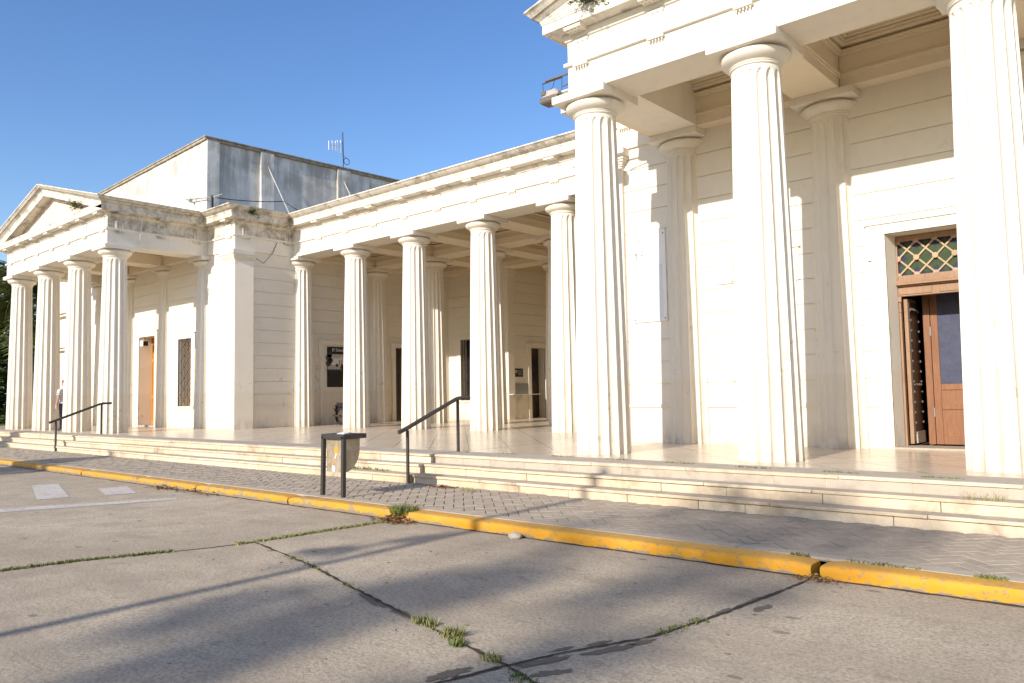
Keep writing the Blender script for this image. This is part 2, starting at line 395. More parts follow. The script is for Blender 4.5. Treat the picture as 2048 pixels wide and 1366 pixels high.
# cement edging strips beside the kerb
x = -14.0
while x < 24:
    l = rng.uniform(1.1, 1.7); pm.box(x + .004, x + l - .004, YK0 + .008, YK0 + .145 + rng.uniform(-.01, .01), ZP - .02, ZP + .007 + rng.uniform(0, .003), 2); tones += [rng.random()] * 6; x += l
pv.data = pm.mesh('pavement', [M_SAND, M_PAVER, M_CEMENT], fixn=False)
attr_tone(pv, tones)
# left part of the pavement, seen too small for single pavers
# kerb
kb = MB()
segs = [-14.0, -9.5, -5.0, -1.2, 2.2, 4.9, 7.3, 9.4, 11.92, 14.16, 18.92, 24.0]
for a, b in zip(segs[:-1], segs[1:]):
    ga = .012 + (.035 if abs(a - 14.16) < .01 else .02 if abs(a - 18.92) < .01 else 0); gb = .012 + (.04 if abs(b - 14.16) < .01 else .025 if abs(b - 18.92) < .01 else 0)
    n = max(2, int((b - a) / .12)); rings = []
    for i in range(n + 1):
        X = a + ga + (b - a - ga - gb) * i / n; e = min(i, n - i)
        sh = .016 if e == 0 else 0.
        w = rng.uniform(-.004, .004)
        prof = [(YK1 + .012 + w, ZR - .06), (YK1 + w + rng.uniform(-.003, .003), ZR + .045), (YK1 + .004 + w, ZP - .014 - sh + rng.uniform(-.003, .003)), (YK1 + .014 + rng.uniform(-.003, .003), ZP - .001 - sh), (YK1 + .05, ZP + .004 - sh), (YK0 - .01, ZP + .005 - sh), (YK0 - .004, ZP - .10)]
        rings.append([(X, y, z) for y, z in prof])
    kb.loft(rings)
kerb = kb.build('kerb', M_KERB, smooth=50); tag(kerb, 'worn yellow painted concrete kerb along the road', 'kerb', kind='structure')
# steps
def step_flight(mb, tn, x0, x1, y1, seed):
    rr = random.Random(seed)
    for k in range(3):
        yf = y1 - .235 * k; z = -.135 * k; back = yf + .24 if k else yf + .62
        zb = -.135 * (k + 1) - (.0 if k < 2 else .06)
        x = x0
        while x < x1 - .01:
            l = min(rr.uniform(1.2, 1.9), x1 - x); l = x1 - x if x1 - x - l < .4 else l
            dz = rr.uniform(-.004, .004); dy = rr.uniform(-.005, .005)
            mb.box(x + .002, x + l - .002, yf + dy, back, z - .036 + dz, z + dz); tn += [rr.random()] * 6
            x += l
        x = x0
        while x < x1 - .01:
            l = min(rr.uniform(.55, 1.5), x1 - x); l = x1 - x if x1 - x - l < .3 else l
            dy = rr.uniform(-.004, .004)
            mb.box(x + .003, x + l - .003, yf + .024 + dy, yf + .2, zb - .004, z - .040); tn += [rr.random()] * 6
            x += l
        mb.box(x0, x1, yf + .05, back - .01, zb - .02, z - .012); tn += [0.] * 6
sm = MB(); tn = []
step_flight(sm, tn, 12.1, 24, -6.32, 3); step_flight(sm, tn, -2.2, 12.1, -6.385, 4); step_flight(sm, tn, -16, -2.2, -6.43, 5)
st = sm.build('front_steps', M_STEP, bevel=.006); attr_tone(st, tn)
tag(st, 'three long cream stone steps rising from the pavement to the porch', 'steps', kind='structure')
# porch floor
fm = MB(); fm.box(-16, 24, -5.72, 12, -.35, .004); fl = fm.build('porch_floor', M_TILE); tag(fl, 'polished beige tile floor of the porch and loggia', 'floor', kind='structure')
em = MB(); tn = []; x = -16
while x < 24:
    l = rng.uniform(.5, .9); em.box(x + .003, x + l - .003, -6.30, -5.726, -.3, .006 + rng.uniform(-.002, .002)); tn += [rng.random()] * 6; x += l
ed = em.build('porch_edging', M_EDGE, bevel=.004); attr_tone(ed, tn); tag(ed, 'grey stone edging between the porch tiles and top step', 'paving', kind='structure')

# ------------------------------------------------------------------ building
B = empty('neoclassical_building', (0, 0, 0), label='long white neoclassical building with two fluted column porticoes and a loggia between them', cat='building')
ZA = 5.5; sC, xC = 2.6694, 2.0091; sR, xR, yR = 2.6073, 14.352, -4.908; sL, xL, yL = 2.6718, -2.838, -5.130
Y1, Y2 = 3.25, 6.5
# column prototype
def shaft_mesh():
    NF, NA, RB, RT, ZT = 16, 12, .41, .318, 5.19
    zs = [0, .6, 1.4, 2.2, 3.0, 3.8, 4.5, 4.97] + [4.97 + .125 * math.sin(PI / 2 * i / 8) for i in range(1, 9)] + [5.115, ZT]
    mb = MB(); rings = []
    for z in zs:
        t = z / ZT; R = RB + (RT - RB) * (t + .10 * math.sin(PI * t) * -1 * .6)
        w = 1.0 if z <= 4.97 else math.sqrt(max(0, 1 - ((z - 4.97) / .1255) ** 2)) if z < 5.096 else 0
        ring = []
        for k in range(NF):
            for a in range(NA):
                u = (a / NA) * 2 - 1  # -1..1 across one flute pitch
                uf = u / .90; dep = 0
                if w > .02 and abs(uf) < w: dep = .047 * (R / RB) * math.sqrt(max(0, 1 - (uf / w) ** 2)) * (.35 + .65 * w)
                ang = 2 * PI * (k + (a / NA)) / NF; rr_ = R - dep
                ring.append((rr_ * math.cos(ang), rr_ * math.sin(ang), z))
        rings.append(ring)
    mb.loft(rings); return mb.mesh('column', M_COLUMN, smooth=38)
SHAFT = shaft_mesh()
em_ = MB(); em_.lathe([(.314, 5.15), (.322, 5.160), (.336, 5.166), (.342, 5.176), (.334, 5.186), (.334, 5.190), (.346, 5.196), (.350, 5.206), (.342, 5.214), (.352, 5.219), (.392, 5.238), (.428, 5.264), (.451, 5.295), (.458, 5.322), (.450, 5.341), (.43, 5.352), (.385, 5.356), (.385, 5.3835)], 56)
ECH = em_.mesh('echinus', M_COLUMN, smooth=28)
am = MB(); am.box(-.482, .482, -.482, .482, 5.384, 5.503); ABA = am.mesh('abacus', M_COLUMN)
def column(x, y, label=None):
    o = bpy.data.objects.new('column', SHAFT); COL.objects.link(o); o.parent = B; o.location = (x, y, 0); o.rotation_euler = (0, 0, rng.uniform(-.02, .02) + PI / 16 * 0)
    e = bpy.data.objects.new('echinus', ECH); COL.objects.link(e); e.parent = o
    a = bpy.data.objects.new('abacus', ABA); COL.objects.link(a); a.parent = o
    bv = a.modifiers.new('bevel', 'BEVEL'); bv.width = .008; bv.segments = 2
    a.rotation_euler = (0, 0, -o.rotation_euler[2])
    return o
for i in range(4): column(xR + sR * i + (.03 if i == 2 else 0), yR)
for i in range(4): column(xR + .08 + sR * i, -2.22)
for i in range(-1, 4): column((-.86 if i < 0 else xC + sC * i), 0)
for i in range(-1, 4): column((-1.0 if i < 0 else xC + sC * i), Y1)
for i in range(1, 4): column(xC + sC * i, Y2)
for i in range(4): column(xL - sL * i, yL)
for i in range(4): column(xL - sL * i, -2.20)

# generic mitred sweep along a 3D polyline (profile: outward offset, height)
def sweep(mb, path, prof, closed_prof=True, mi=0, caps=True):
    P = [Vector((p[0], p[1])) for p in path]; n = len(P); rings = []
    for i in range(n):
        ns = []
        if i > 0: d = (P[i] - P[i-1]).normalized(); ns.append(Vector((d.y, -d.x)))
        if i < n - 1: d = (P[i+1] - P[i]).normalized(); ns.append(Vector((d.y, -d.x)))
        m = ns[0] if len(ns) == 1 else (ns[0] + ns[1]) / (1 + ns[0].dot(ns[1]))
        zz = path[i][2] if len(path[i]) > 2 else 0
        rings.append([(P[i].x + m.x * d_, P[i].y + m.y * d_, z_ + zz) for d_, z_ in prof])
    mb.loft(rings, caps=caps, mi=mi)
XLL, YLF, XLR = -11.24, -5.52, -2.45
XP, YPF = -.765, -2.445
YCF, XRB, YRB, XRL, YRF, XRR = -.39, 12.27, -2.40, 14.135, -5.30, 22.565
XML, XMR, RISE = (XLL + XLR) / 2, (XRL + XRR) / 2, 1.22
BACK = -.78
ARCH = [(0, ZA), (0, 5.925), (.05, 5.932), (.05, 5.985), (0, 5.99), (BACK, 5.99), (BACK, ZA)]
FRZ = [(0, 5.99), (0, 6.315), (.03, 6.325), (.045, 6.36), (.06, 6.395), (.06, 6.43), (BACK, 6.43), (BACK, 5.992)]
CORO = [(BACK, 6.432), (.055, 6.432), (.25, 6.455), (.274, 6.445), (.274, 6.585), (.288, 6.592), (.288, 6.615), (.30, 6.622), (.30, 6.645), (BACK, 6.645)]
CYMA = [(BACK, 6.647), (.285, 6.647), (.30, 6.66), (.335, 6.675), (.385, 6.705), (.43, 6.742), (.455, 6.765), (.477, 6.772), (.477, 6.80), (BACK, 6.80)]
FULL = [(XLL, -1.2), (XLL, YLF), (XLR, YLF), (XLR, YPF), (XP, YPF), (XP, YCF), (XRB, YCF), (XRB, YRB), (XRL, YRB), (XRL, YRF), (XRR, YRF), (XRR, -1.2)]
def ent(sub):   # sub: slice of FULL; whole path mitred, only the wanted pieces kept
    i0, i1 = sub; full = FULL
    tmp = {}
    for nm, prof in (('a', ARCH), ('f', FRZ), ('c', CORO), ('y', CYMA)):
        m = MB(); P = [Vector(p) for p in full]; rings = []
        for i in range(len(P)):
            ns = []
            if i > 0: d = (P[i] - P[i-1]).normalized(); ns.append(Vector((d.y, -d.x)))
            if i < len(P) - 1: d = (P[i+1] - P[i]).normalized(); ns.append(Vector((d.y, -d.x)))
            mm = ns[0] if len(ns) == 1 else (ns[0] + ns[1]) / (1 + ns[0].dot(ns[1]))
            rings.append([(P[i].x + mm.x * a, P[i].y + mm.y * a, z) for a, z in prof])
        tmp[nm] = rings
    return {k: v[i0:i1 + 1] for k, v in tmp.items()}
def ent_part(i0, i1, mcorn, mfrz, cyma_from=None, cyma_to=None):
    r = ent((i0, i1))
    a = MB(); a.loft(r['a']); root = a.build('entablature', M_ENT, B, bevel=.005)
    f = MB(); f.loft(r['f']); f.build('frieze', mfrz, root, bevel=.004)
    c = MB(); c.loft(r['c']); c.build('cornice', mcorn, root, bevel=.004)
    c0 = (cyma_from if cyma_from is not None else i0); c1 = (cyma_to if cyma_to is not None else i1)
    if c1 > c0:
        y = MB(); y.loft(r['y'][c0 - i0:c1 - i0 + 1]); y.build('gutter_moulding', mcorn, root, smooth=40)
    return root
E_L = ent_part(0, 2, M_CORN, M_FRZ, 2, 2)
# side frieze of the left portico and the corner block are the mouldiest
E_S = ent_part(2, 3, M_MOULD, M_MOULD)
E_P = ent_part(3, 5, M_MOULD, M_MOULD)
E_C = ent_part(5, 7, M_CORN, M_FRZ)
E_R = ent_part(7, 11, M_CORN, M_ENT, 7, 9)
# triglyphs with regula and guttae, mutules above
def tri_mesh():
    m = MB(); w = .125
    for k in range(3):
        x0 = -w + k * (2 * w / 3) + .012; x1 = x0 + 2 * w / 3 - .024
        m.prism([(x0 - .006, .0), (x0 + .004, -.03), (x1 - .004, -.03), (x1 + .006, .0)], 'z', 5.992, 6.265)
    m.box(-w - .008, w + .008, -.034, 0, 6.267, 6.318)
    m.box(-w, w, -.012, 0, 5.992, 6.266)
    m.box(-w - .005, w + .005, -.062, 0, 5.885, 5.927)
    for k in range(5):
        x = -w + .028 + k * (2 * w - .056) / 4; m.lathe([(.013, 5.848), (.009, 5.884)], 8, (x, -.036, 0))
    return m.mesh('triglyph', M_ENT)
def mut_mesh():
    m = MB(); m.box(-.15, .15, -.243, -.062, 6.395, 6.438); m.box(-.165, .165, -.252, -.060, 6.428, 6.447)
    for k in range(4):
        for q in range(2): m.lathe([(.014, 6.378), (.010, 6.395)], 8, (-.105 + .07 * k, -.19 + .08 * q, 0))
    return m.mesh('mutule', M_ENT)
TRI, MUT = tri_mesh(), mut_mesh()
TRI_M, MUT_M = TRI.copy(), MUT.copy()
for me in (TRI_M, MUT_M): me.materials[0] = M_MOULD
def trig(par, x, y, rz=0, dirty=False, mut=True):
    for nm, me in (('triglyph', TRI_M if dirty else TRI),) + ((('mutule', MUT_M if dirty else MUT),) if mut else ()):
        o = bpy.data.objects.new(nm, me); COL.objects.link(o); o.parent = par; o.location = (x, y, 0); o.rotation_euler = (0, 0, rz)
for k in range(6): trig(E_R, 14.40 + 1.3036 * k, YRF)
for k in range(9): trig(E_C, .72 + 1.3347 * k, YCF)
for k in range(7): trig(E_L, -2.72 - 1.3359 * k, YLF)
for y in (-5.17, -3.95, -2.80): trig(E_S, XLR, y, PI / 2, True)
trig(E_P, -1.08, YPF)
for y in (-2.08, -.62): trig(E_P, XP, y, PI / 2, True)
trig(E_R, 13.3, YRB)
# pediments: raking cornice + tympanum
def pediment(x0, xm, x1, yf, right_tip):
    RC = [(-.35, 6.50), (.02, 6.49), (.25, 6.455), (.274, 6.445), (.274, 6.585), (.288, 6.592), (.288, 6.615), (.30, 6.622), (.30, 6.645), (-.35, 6.645)]
    RY = [(-.35, 6.647)] + [(d, z) for d, z in CYMA[1:-1]] + [(-.35, 6.80)]
    # flat path in XZ: outward is -Y; ends pushed out to the tip
    def rake(mb, prof):
        rings = []
        for X, rise, sgn in ((x0, 0, -1), (xm, RISE, 0), (x1, 0, 1)):
            rings.append([(X + sgn * max(d, 0), yf - d, z + rise + (.0 if sgn == 0 else .002)) for d, z in prof])
        mb.loft(rings)
    c = MB(); rake(c, RC); root = c.build('pediment', M_CORN, B, bevel=.004)
    y = MB(); rake(y, RY); y.build('gutter_moulding', M_CORN, root, smooth=40)
    t = MB(); t.prism([(x0 + .1, 6.60), (x1 - .1, 6.60), (xm, 6.60 + RISE)], 'y', yf + .05, yf + .4); t.build('tympanum', M_TYMP, root)
    return root
pediment(XLL, XML, XLR, YLF, True); pediment(XRL, XMR, XRR, YRF, False)
# roofs
def gable(x0, xm, x1, y0, y1):
    m = MB(); m.prism([(x0 - .40, 6.70), (xm, 6.70 + RISE), (x1 + .40, 6.70), (x1 + .40, 6.795), (xm, 6.80 + RISE + .02), (x0 - .40, 6.795)], 'y', y0, y1); m.build('roof', M_COPE, B)
gable(XLL, XML, XLR, YLF - .40, -1.25); gable(XRL, XMR, XRR, YRF - .40, -1.5)
m = MB(); m.box(-1.4, XRB - .5, .37, 12, 6.60, 6.74); m.box(-13, -.9, -2.3, 12, 6.55, 6.72); m.box(XRB + .1, 24, -2.0, 12, 6.55, 6.71); m.build('roof', M_COPE, B)

# rusticated walls -------------------------------------------------
JZ = [.66 + .403 * k for k in range(1, 12)]
def rwall(kind, face, s0, s1, th, openings=(), ztop=5.52, dado=True, name='wall', mat=None, zb=0.):
    mb = MB()
    def put(a, b, z0, z1, din, dout):
        if kind == '-y': mb.box(a, b, face + din, face + dout, z0, z1)
        elif kind == '+x': mb.box(face - dout, face - din, a, b, z0, z1)
        elif kind == '-x': mb.box(face + din, face + dout, a, b, z0, z1)
    bands = []
    if dado: bands += [(zb, .632, 0.), (.632, .69, -.030)]; z = .69
    else: z = zb
    for j in JZ:
        if j <= z + .05: continue
        if j > 5.2: break
        bands += [(z, j - .017, 0.), (j - .017, j, .020)]; z = j
    bands.append((z, ztop, 0.))
    for z0, z1, din in bands:
        cuts = sorted({z0, z1} | {q for o in openings for q in (o[2], o[3]) if z0 < q < z1})
        for a, b in zip(cuts[:-1], cuts[1:]):
            zm = (a + b) / 2; cur = s0
            for o in sorted(o for o in openings if o[2] < zm < o[3]):
                if o[0] > cur: put(cur, o[0], a, b, din, th)
                cur = max(cur, o[1])
            if cur < s1: put(cur, s1, a, b, din, th)
    return mb.build(name, mat or M_WALL, B)
# right block: front wall of the portico, its left anta and side wall
DX0, DX1, DZ = 17.78, 18.96, 3.21
rwall('-y', -2.35, 13.18, 24, .55, [(DX0, DX1, -1, DZ)])
rwall('-x', XRB + .04, -2.3, 9, .4)
def anta(x0, x1, y0, y1, name='pilaster'):
    m = MB(); m.box(x0, x1, y0, y1, 0, 5.18)
    o = m.build(name, M_WALL, B, bevel=.006)
    c = MB()
    def ring(d, z0, z1): c.box(x0 - d, x1 + d, y0 - d, y1 + .0, z0, z1)
    ring(.012, 5.10, 5.125)
    for d, z0, z1 in ((.02, 5.182, 5.22), (.045, 5.22, 5.26), (.075, 5.26, 5.30), (.10, 5.30, 5.345), (.09, 5.345, 5.358), (.125, 5.358, 5.503)): ring(d, z0, z1)
    c.build('capital', M_WALL, o, bevel=.005)
    return o
anta(XRB, 13.22, -2.43, -1.9)
o = anta(-1.39, XP, YPF, -1.84)
for v in o.data.vertices:
    if v.co.x > XP - .01 and v.co.y > -1.9: v.co.x += .065  # right face of the pier skewed so raking sun brightens it
# left block
LD = (-7.37, -6.12, -1, 3.19); LW = (-4.42, -3.52, .71, 2.95)
rwall('-y', -2.40, -12.6, -1.38, .62, [LD, LW])
rwall('+x', -.95, .30, 6.5, .4, [(4.07, 5.1, -1, 2.70)])
o = rwall('+x', -.84, -1.95, .32, .5)
for v in o.data.vertices: v.co.x += max(0, v.co.y + 1.84) * .03  # wall sheared a little toward the sun to lighten its face
m = MB(); m.box(-1.35, XP - .02, -1.845, -1.80, 0, 5.5); m.build('wall', M_WALL, B)
# loggia back walls
rwall('-y', Y2, -1.0, 2.40, .5, [(.05, 1.10, .71, 3.02)])
rwall('+x', 2.45, 6.52, 9.8, .4, [(7.78, 8.62, -1, 2.65)])
rwall('-y', 9.75, 2.4, 12.4, .4)
anta(2.05, 2.50, Y2 - .05, Y2 + .3); anta(-.97, -.62, Y2 - .22, Y2 + .1)
# upper walls over the wall tops (closing pieces behind the entablature)
m = MB(); m.box(-12.6, -1.5, -1.78, -1.5, 5.5, 6.6); m.box(-1.35, -.98, -1.8, 9.8, 5.52, 6.6); m.box(-1.0, 2.5, Y2 + .05, Y2 + .45, 5.52, 6.6); m.box(2.0, 2.42, Y2 + .45, 10, 5.52, 6.6); m.box(2.42, 12.4, 9.8, 10.1, 5.52, 6.6)
m.box(13.0, 24, -1.80, -1.5, 5.5, 6.6); m.build('wall', M_CEIL, B)
# rooms behind openings (dark boxes so that the openings read as rooms)
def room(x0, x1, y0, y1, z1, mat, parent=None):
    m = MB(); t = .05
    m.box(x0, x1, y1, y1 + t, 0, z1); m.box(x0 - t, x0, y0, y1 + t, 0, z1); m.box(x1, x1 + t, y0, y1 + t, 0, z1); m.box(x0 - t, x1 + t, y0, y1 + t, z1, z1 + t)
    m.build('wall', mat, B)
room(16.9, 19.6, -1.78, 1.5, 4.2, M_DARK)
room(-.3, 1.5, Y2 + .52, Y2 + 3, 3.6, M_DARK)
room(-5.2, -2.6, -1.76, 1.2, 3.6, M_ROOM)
# ceilings: beams and stepped coffers
def coffers(xs, ys, hb, zc, steps_, name='ceiling', front=None):
    c = MB()
    for xa, xb in zip(xs[:-1], xs[1:]):
        for ya, yb in zip(ys[:-1], ys[1:]):
            x0, x1, y0, y1 = xa + hb, xb - hb, ya + hb, yb - hb
            c.box(x0 - .05, x1 + .05, y0 - .05, y1 + .05, zc, zc + .1)
            for d, z0 in steps_:
                z1 = z0 + .035
                for q0, q1, zz0, zz1 in ((d, 0, z0, z1),):
                    c.box(x0, x0 + d, y0, y1, zz0, zz1); c.box(x1 - d, x1, y0, y1, zz0, zz1)
                    c.box(x0 + d, x1 - d, y0, y0 + d, zz0, zz1); c.box(x0 + d, x1 - d, y1 - d, y1, zz0, zz1)
    root = c.build(name, M_CEIL, B, bevel=.004)
    for x_ in xs:
        b = MB(); b.box(x_ - hb, x_ + hb, ys[0] + hb * .9, ys[-1] - hb, ZA + .002, zc + .06); b.build('beam', M_CEIL, root, bevel=.006)
    for j, y_ in enumerate(ys):
        if front is not None and j == 0: continue
        for xa, xb in zip(xs[:-1], xs[1:]):
            b = MB(); b.box(xa + hb + .001, xb - hb - .001, y_ - hb, y_ + hb, ZA + .004, zc + .055); b.build('beam', M_CEIL, root, bevel=.006)
    return root
coffers([-1.0] + [xC + sC * i for i in range(0, 4)] + [12.2], [0, Y1, Y2, 9.9], .36, 5.98, [(.03, 5.62), (.05, 5.655), (.10, 5.83), (.14, 5.90), (.18, 5.945)], front=1)
coffers([xR + sR * i for i in range(4)], [yR, -2.28], .36, 6.22, [(.025, 5.64), (.045, 5.675), (.06, 5.985), (.085, 6.02), (.14, 6.10), (.165, 6.14), (.21, 6.185)], front=1)
coffers([xL - sL * i for i in range(3, -1, -1)], [yL, -2.28], .36, 6.10, [(.05, 5.80), (.075, 5.87), (.14, 5.98), (.17, 6.04)], front=1)

# door and window surrounds --------------------------------------------------
def surround(kind, face, a0, a1, ztop, w=.24, ears=.09, earh=.38, z0=0., proud=.035, sill=None):
    m = MB()
    def put(a, b, za, zb_, d):
        if kind == '-y': m.box(a, b, face - d, face + .03, za, zb_)
        else: m.box(face - .03, face + d, a, b, za, zb_)
    put(a0 - w, a0, z0, ztop - earh, proud); put(a1, a1 + w, z0, ztop - earh, proud)
    put(a0 - w - ears, a0, ztop - earh, ztop, proud + .001); put(a1, a1 + w + ears, ztop - earh, ztop, proud + .001)
    put(a0 - w - ears, a1 + w + ears, ztop, ztop + w * .75, proud + .002)
    put(a0 - w - ears - .03, a1 + w + ears + .03, ztop + w * .75, ztop + w * .75 + .035, proud + .028)
    if sill: put(a0 - w, a1 + w, sill - .08, sill, proud + .02)
    return m
# main door (right portico)
D = surround('-y', -2.35, DX0, DX1, DZ, w=.20, ears=.06, proud=.037).build('doorway', M_WALL, B, bevel=.006)
f = MB(); yf = -2.03
f.box(DX0 + .002, DX0 + .075, yf, yf + .12, 2.53, DZ - .002); f.box(DX1 - .075, DX1 - .002, yf, yf + .12, 2.53, DZ - .002)
f.box(DX0 + .076, DX1 - .076, yf, yf + .12, DZ - .09, DZ - .002); f.box(DX0 + .076, DX1 - .076, yf, yf + .12, 2.53, 2.60)
f.box(DX0 - .0, DX1 + .0, yf - .05, yf + .12, 2.485, 2.528); f.box(DX0 + .001, DX1 - .001, yf - .075, yf + .12, 2.45, 2.483); f.box(DX0 + .002, DX1 - .002, yf - .03, yf + .12, 2.43, 2.449)
f.box(DX0 + .003, DX1 - .003, yf + .01, yf + .11, 2.285, 2.429); f.box(DX0 + .07, DX0 + .52, yf - .004, yf + .02, 2.31, 2.405); f.box(DX0 + .62, DX1 - .07, yf - .004, yf + .02, 2.31, 2.405)
f.box(DX0 + .004, DX0 + .085, yf + .012, yf + .11, .03, 2.284); f.box(DX0 + .001, DX0 + .10, yf - .01, yf + .05, 2.20, 2.283); f.box(DX0 + .001, DX0 + .095, yf - .005, yf + .05, 2.05, 2.07)
f.box(DX1 - .085, DX1 - .004, yf + .012, yf + .11, .03, 2.284)
f.build('frame', M_WOODP, D, bevel=.005)
tg = MB(); tr = MB(); tx0, tx1, tz0, tz1 = DX0 + .076, DX1 - .076, 2.60, DZ - .09
cw = (tx1 - tx0) / 4; hz = (tz1 - tz0) / 2
def clipseg(p, q):
    return p, q
NX = 4; dx = (tx1 - tx0) / NX; dz = (tz1 - tz0) / 2 * 1.0
gm = MB(); gy = yf + .055
for i in range(-1, NX + 1):
    for j in range(0, 5):
        # diamonds centred on half-grid
        cx = tx0 + (i + (.5 if j % 2 == 1 else 0)) * dx; cz = tz0 + j * dz / 2
        poly = [(cx - dx / 2, cz), (cx, cz - dz / 2), (cx + dx / 2, cz), (cx, cz + dz / 2)]
        poly = [(min(max(x_, tx0), tx1), min(max(z_, tz0), tz1)) for x_, z_ in poly]
        pts = []
        for p_ in poly:
            if not pts or (abs(p_[0] - pts[-1][0]) + abs(p_[1] - pts[-1][1])) > 1e-4: pts.append(p_)
        if len(pts) > 2 and (abs(pts[0][0] - pts[-1][0]) + abs(pts[0][1] - pts[-1][1])) < 1e-4: pts.pop()
        if len(pts) < 3: continue
        edge = j in (0, 4) or (cx < tx0 + .01) or (cx > tx1 - .01)
        n_ = len(gm.v); gm.add([(x_, gy + (.0005 if edge else 0), z_) for x_, z_ in pts], [tuple(range(len(pts)))], 1 if edge else 0)
gm.build('transom_glass', [M_GREEN, M_BLUE], D)
lt = MB()
for k in range(-2, NX + 2):
    for s_ in (1, -1):
        # line through (tx0+k*dx, tz0) with slope dz/dx*s_
        pts = []
        xa = tx0 + k * dx; 
        L0 = (xa, tz0); L1 = (xa + s_ * dx * 2, tz0 + 2 * dz)
        def at(x_): return L0[1] + (x_ - L0[0]) * (L1[1] - L0[1]) / (L1[0] - L0[0])
        x_lo, x_hi = sorted((L0[0], L1[0])); x_lo = max(x_lo, tx0); x_hi = min(x_hi, tx1)
        if x_hi - x_lo < .02: continue
        lt.bar((x_lo, gy - .012, at(x_lo)), (x_hi, gy - .012 + .002 * s_, at(x_hi)), .03, .024)
for i in range(NX + 1):
    for j in range(3):
        lt.lathe([(.042, 0), (.042, .012), (.025, .018), (.016, .026), (.001, .028)][::-1], 14, (tx0 + i * dx, gy - .05, tz0 + j * dz), 'y')
lt.build('transom_lattice', wood('pale_wood', (.36, .25, .15), (.46, .34, .22)), D)
# open outer leaf folded back against the reveal, iron studs on it
lf = MB(); lx = DX0 + .10; lf.box(lx, lx + .055, yf + .10, yf + .62, .06, 2.26); leaf = lf.build('open_leaf', M_WOODP, D, bevel=.004)
pnl = MB(); pnl.box(lx + .057, lx + .075, yf + .112, yf + .60, .10, 2.20)
for k in range(13):
    for yy in (yf + .14, yf + .57): pnl.lathe([(.022, -.002), (.018, .012), (.008, .020)], 10, (lx + .075, yy, .22 + k * .155), 'x', mi=1)
for zz in (.16, .95, 2.1):
    for q in range(5): pnl.lathe([(.022, -.002), (.018, .012), (.008, .020)], 10, (lx + .075, yf + .18 + q * .09, zz), 'x', mi=1)
pnl.build('studded_panel', [M_DARKWOOD, M_GRILLE], leaf)
kp = MB(); kp.box(lx + .076, lx + .10, yf + .13, yf + .58, .07, .24); kp.build('kick_plate', M_GREYMETAL, leaf, bevel=.003)
# inner vestibule door
iy = -1.42; ix0, ix1 = DX0 + .34, DX1 + .42
vd = MB(); zt_ = 2.95
vd.box(ix0, ix0 + .10, iy, iy + .05, .03, zt_); vd.box(ix1 - .10, ix1, iy, iy + .05, .03, zt_)
xm_ = ix0 + .52
vd.box(xm_ - .025, xm_ + .025, iy + .002, iy + .048, .12, zt_); 
for z0_, z1_ in ((.03, .15), (.56, .64), (.86, .95), (zt_ - .1, zt_)): vd.box(ix0 + .101, ix1 - .101, iy + .001, iy + .049, z0_, z1_)
vd.box(ix0 - .10, ix0 - .004, iy - .02, iy + .06, .03, zt_ + .1)
vdo = vd.build('inner_door', M_WOOD, D, bevel=.005)
vp = MB(); vp.box(ix0 + .1, ix1 - .1, iy + .018, iy + .034, .12, .9); vp.build('panel', M_WOOD, vdo)
vg = MB(); vg.box(ix0 + .1, ix1 - .1, iy + .02, iy + .03, .94, zt_ - .08); vg.build('pane', glass('speckled_glass', (.065, .072, .115), .35), vdo)
hg = MB()
for zz in (.45, 1.7): hg.tube([(ix0 - .004, iy - .012, zz), (ix0 - .004, iy - .012, zz + .14)], .014, 8)
hg.build('hinge', M_GREYMETAL, vdo)
rv = MB(); rv.prism([(DX0 + .0005, -2.349), (DX0 + .055, -2.045), (DX0 + .0005, -2.045)], 'z', .036, DZ - .001); rv.build('reveal', M_WALL, D)  # added wedge, splays the reveal so it catches raking sun
sl = MB(); sl.box(DX0 + .001, DX1 - .001, -2.39, -1.8, .004, .035); sl.build('threshold', M_EDGE, D, bevel=.004)
# blind surround in the next bay
surround('-y', -2.35, 15.72, 16.22, 3.05, w=.2, ears=.06, proud=.025).build('blind_doorway', M_WALL, B, bevel=.005)
# left portico door
D2 = surround('-y', -2.40, LD[0], LD[1], LD[3], w=.22, ears=.05, proud=.037).build('doorway', M_WALL, B, bevel=.006)
m = MB(); m.box(LD[0] - .3, LD[0] - .001, -1.79, -1.2, 0, 3.5); m.box(LD[1] + .001, LD[1] + .3, -1.79, -1.2, 0, 3.5); m.box(LD[0] - .3, LD[1] + .3, -1.79, -1.2, LD[3] + .001, 3.6); m.build('reveal', M_WALL, D2)
m = MB(); y_ = -1.985
m.box(LD[0] + .02, LD[0] + .10, y_, y_ + .06, .03, LD[3] - .02); m.box(LD[1] - .10, LD[1] - .02, y_, y_ + .06, .03, LD[3] - .02); m.box((LD[0] + LD[1]) / 2 - .04, (LD[0] + LD[1]) / 2 + .04, y_, y_ + .06, .03, LD[3])
for z0_, z1_ in ((.03, .2), (1.0, 1.1), (2.3, 2.42), (LD[3] - .12, LD[3] - .01)): m.box(LD[0] + .02, LD[1] - .02, y_ + .003, y_ + .057, z0_, z1_)
m.box(LD[0] + .1, LD[1] - .1, y_ + .02, y_ + .04, .1, LD[3] - .1)
m.build('leaf', M_LDOOR, D2, bevel=.004)
sl = MB(); sl.box(LD[0] + .001, LD[1] - .001, -2.42, -1.75, .004, .06); sl.build('threshold', M_EDGE, D2, bevel=.004)
rv = MB(); rv.prism([(LD[0] + .0005, -2.399), (LD[0] + .03, -1.99), (LD[0] + .0005, -1.99)], 'z', .061, LD[3] - .001); rv.build('reveal', M_WALL, D2)  # thin added wedge turning this reveal toward the sun to brighten it
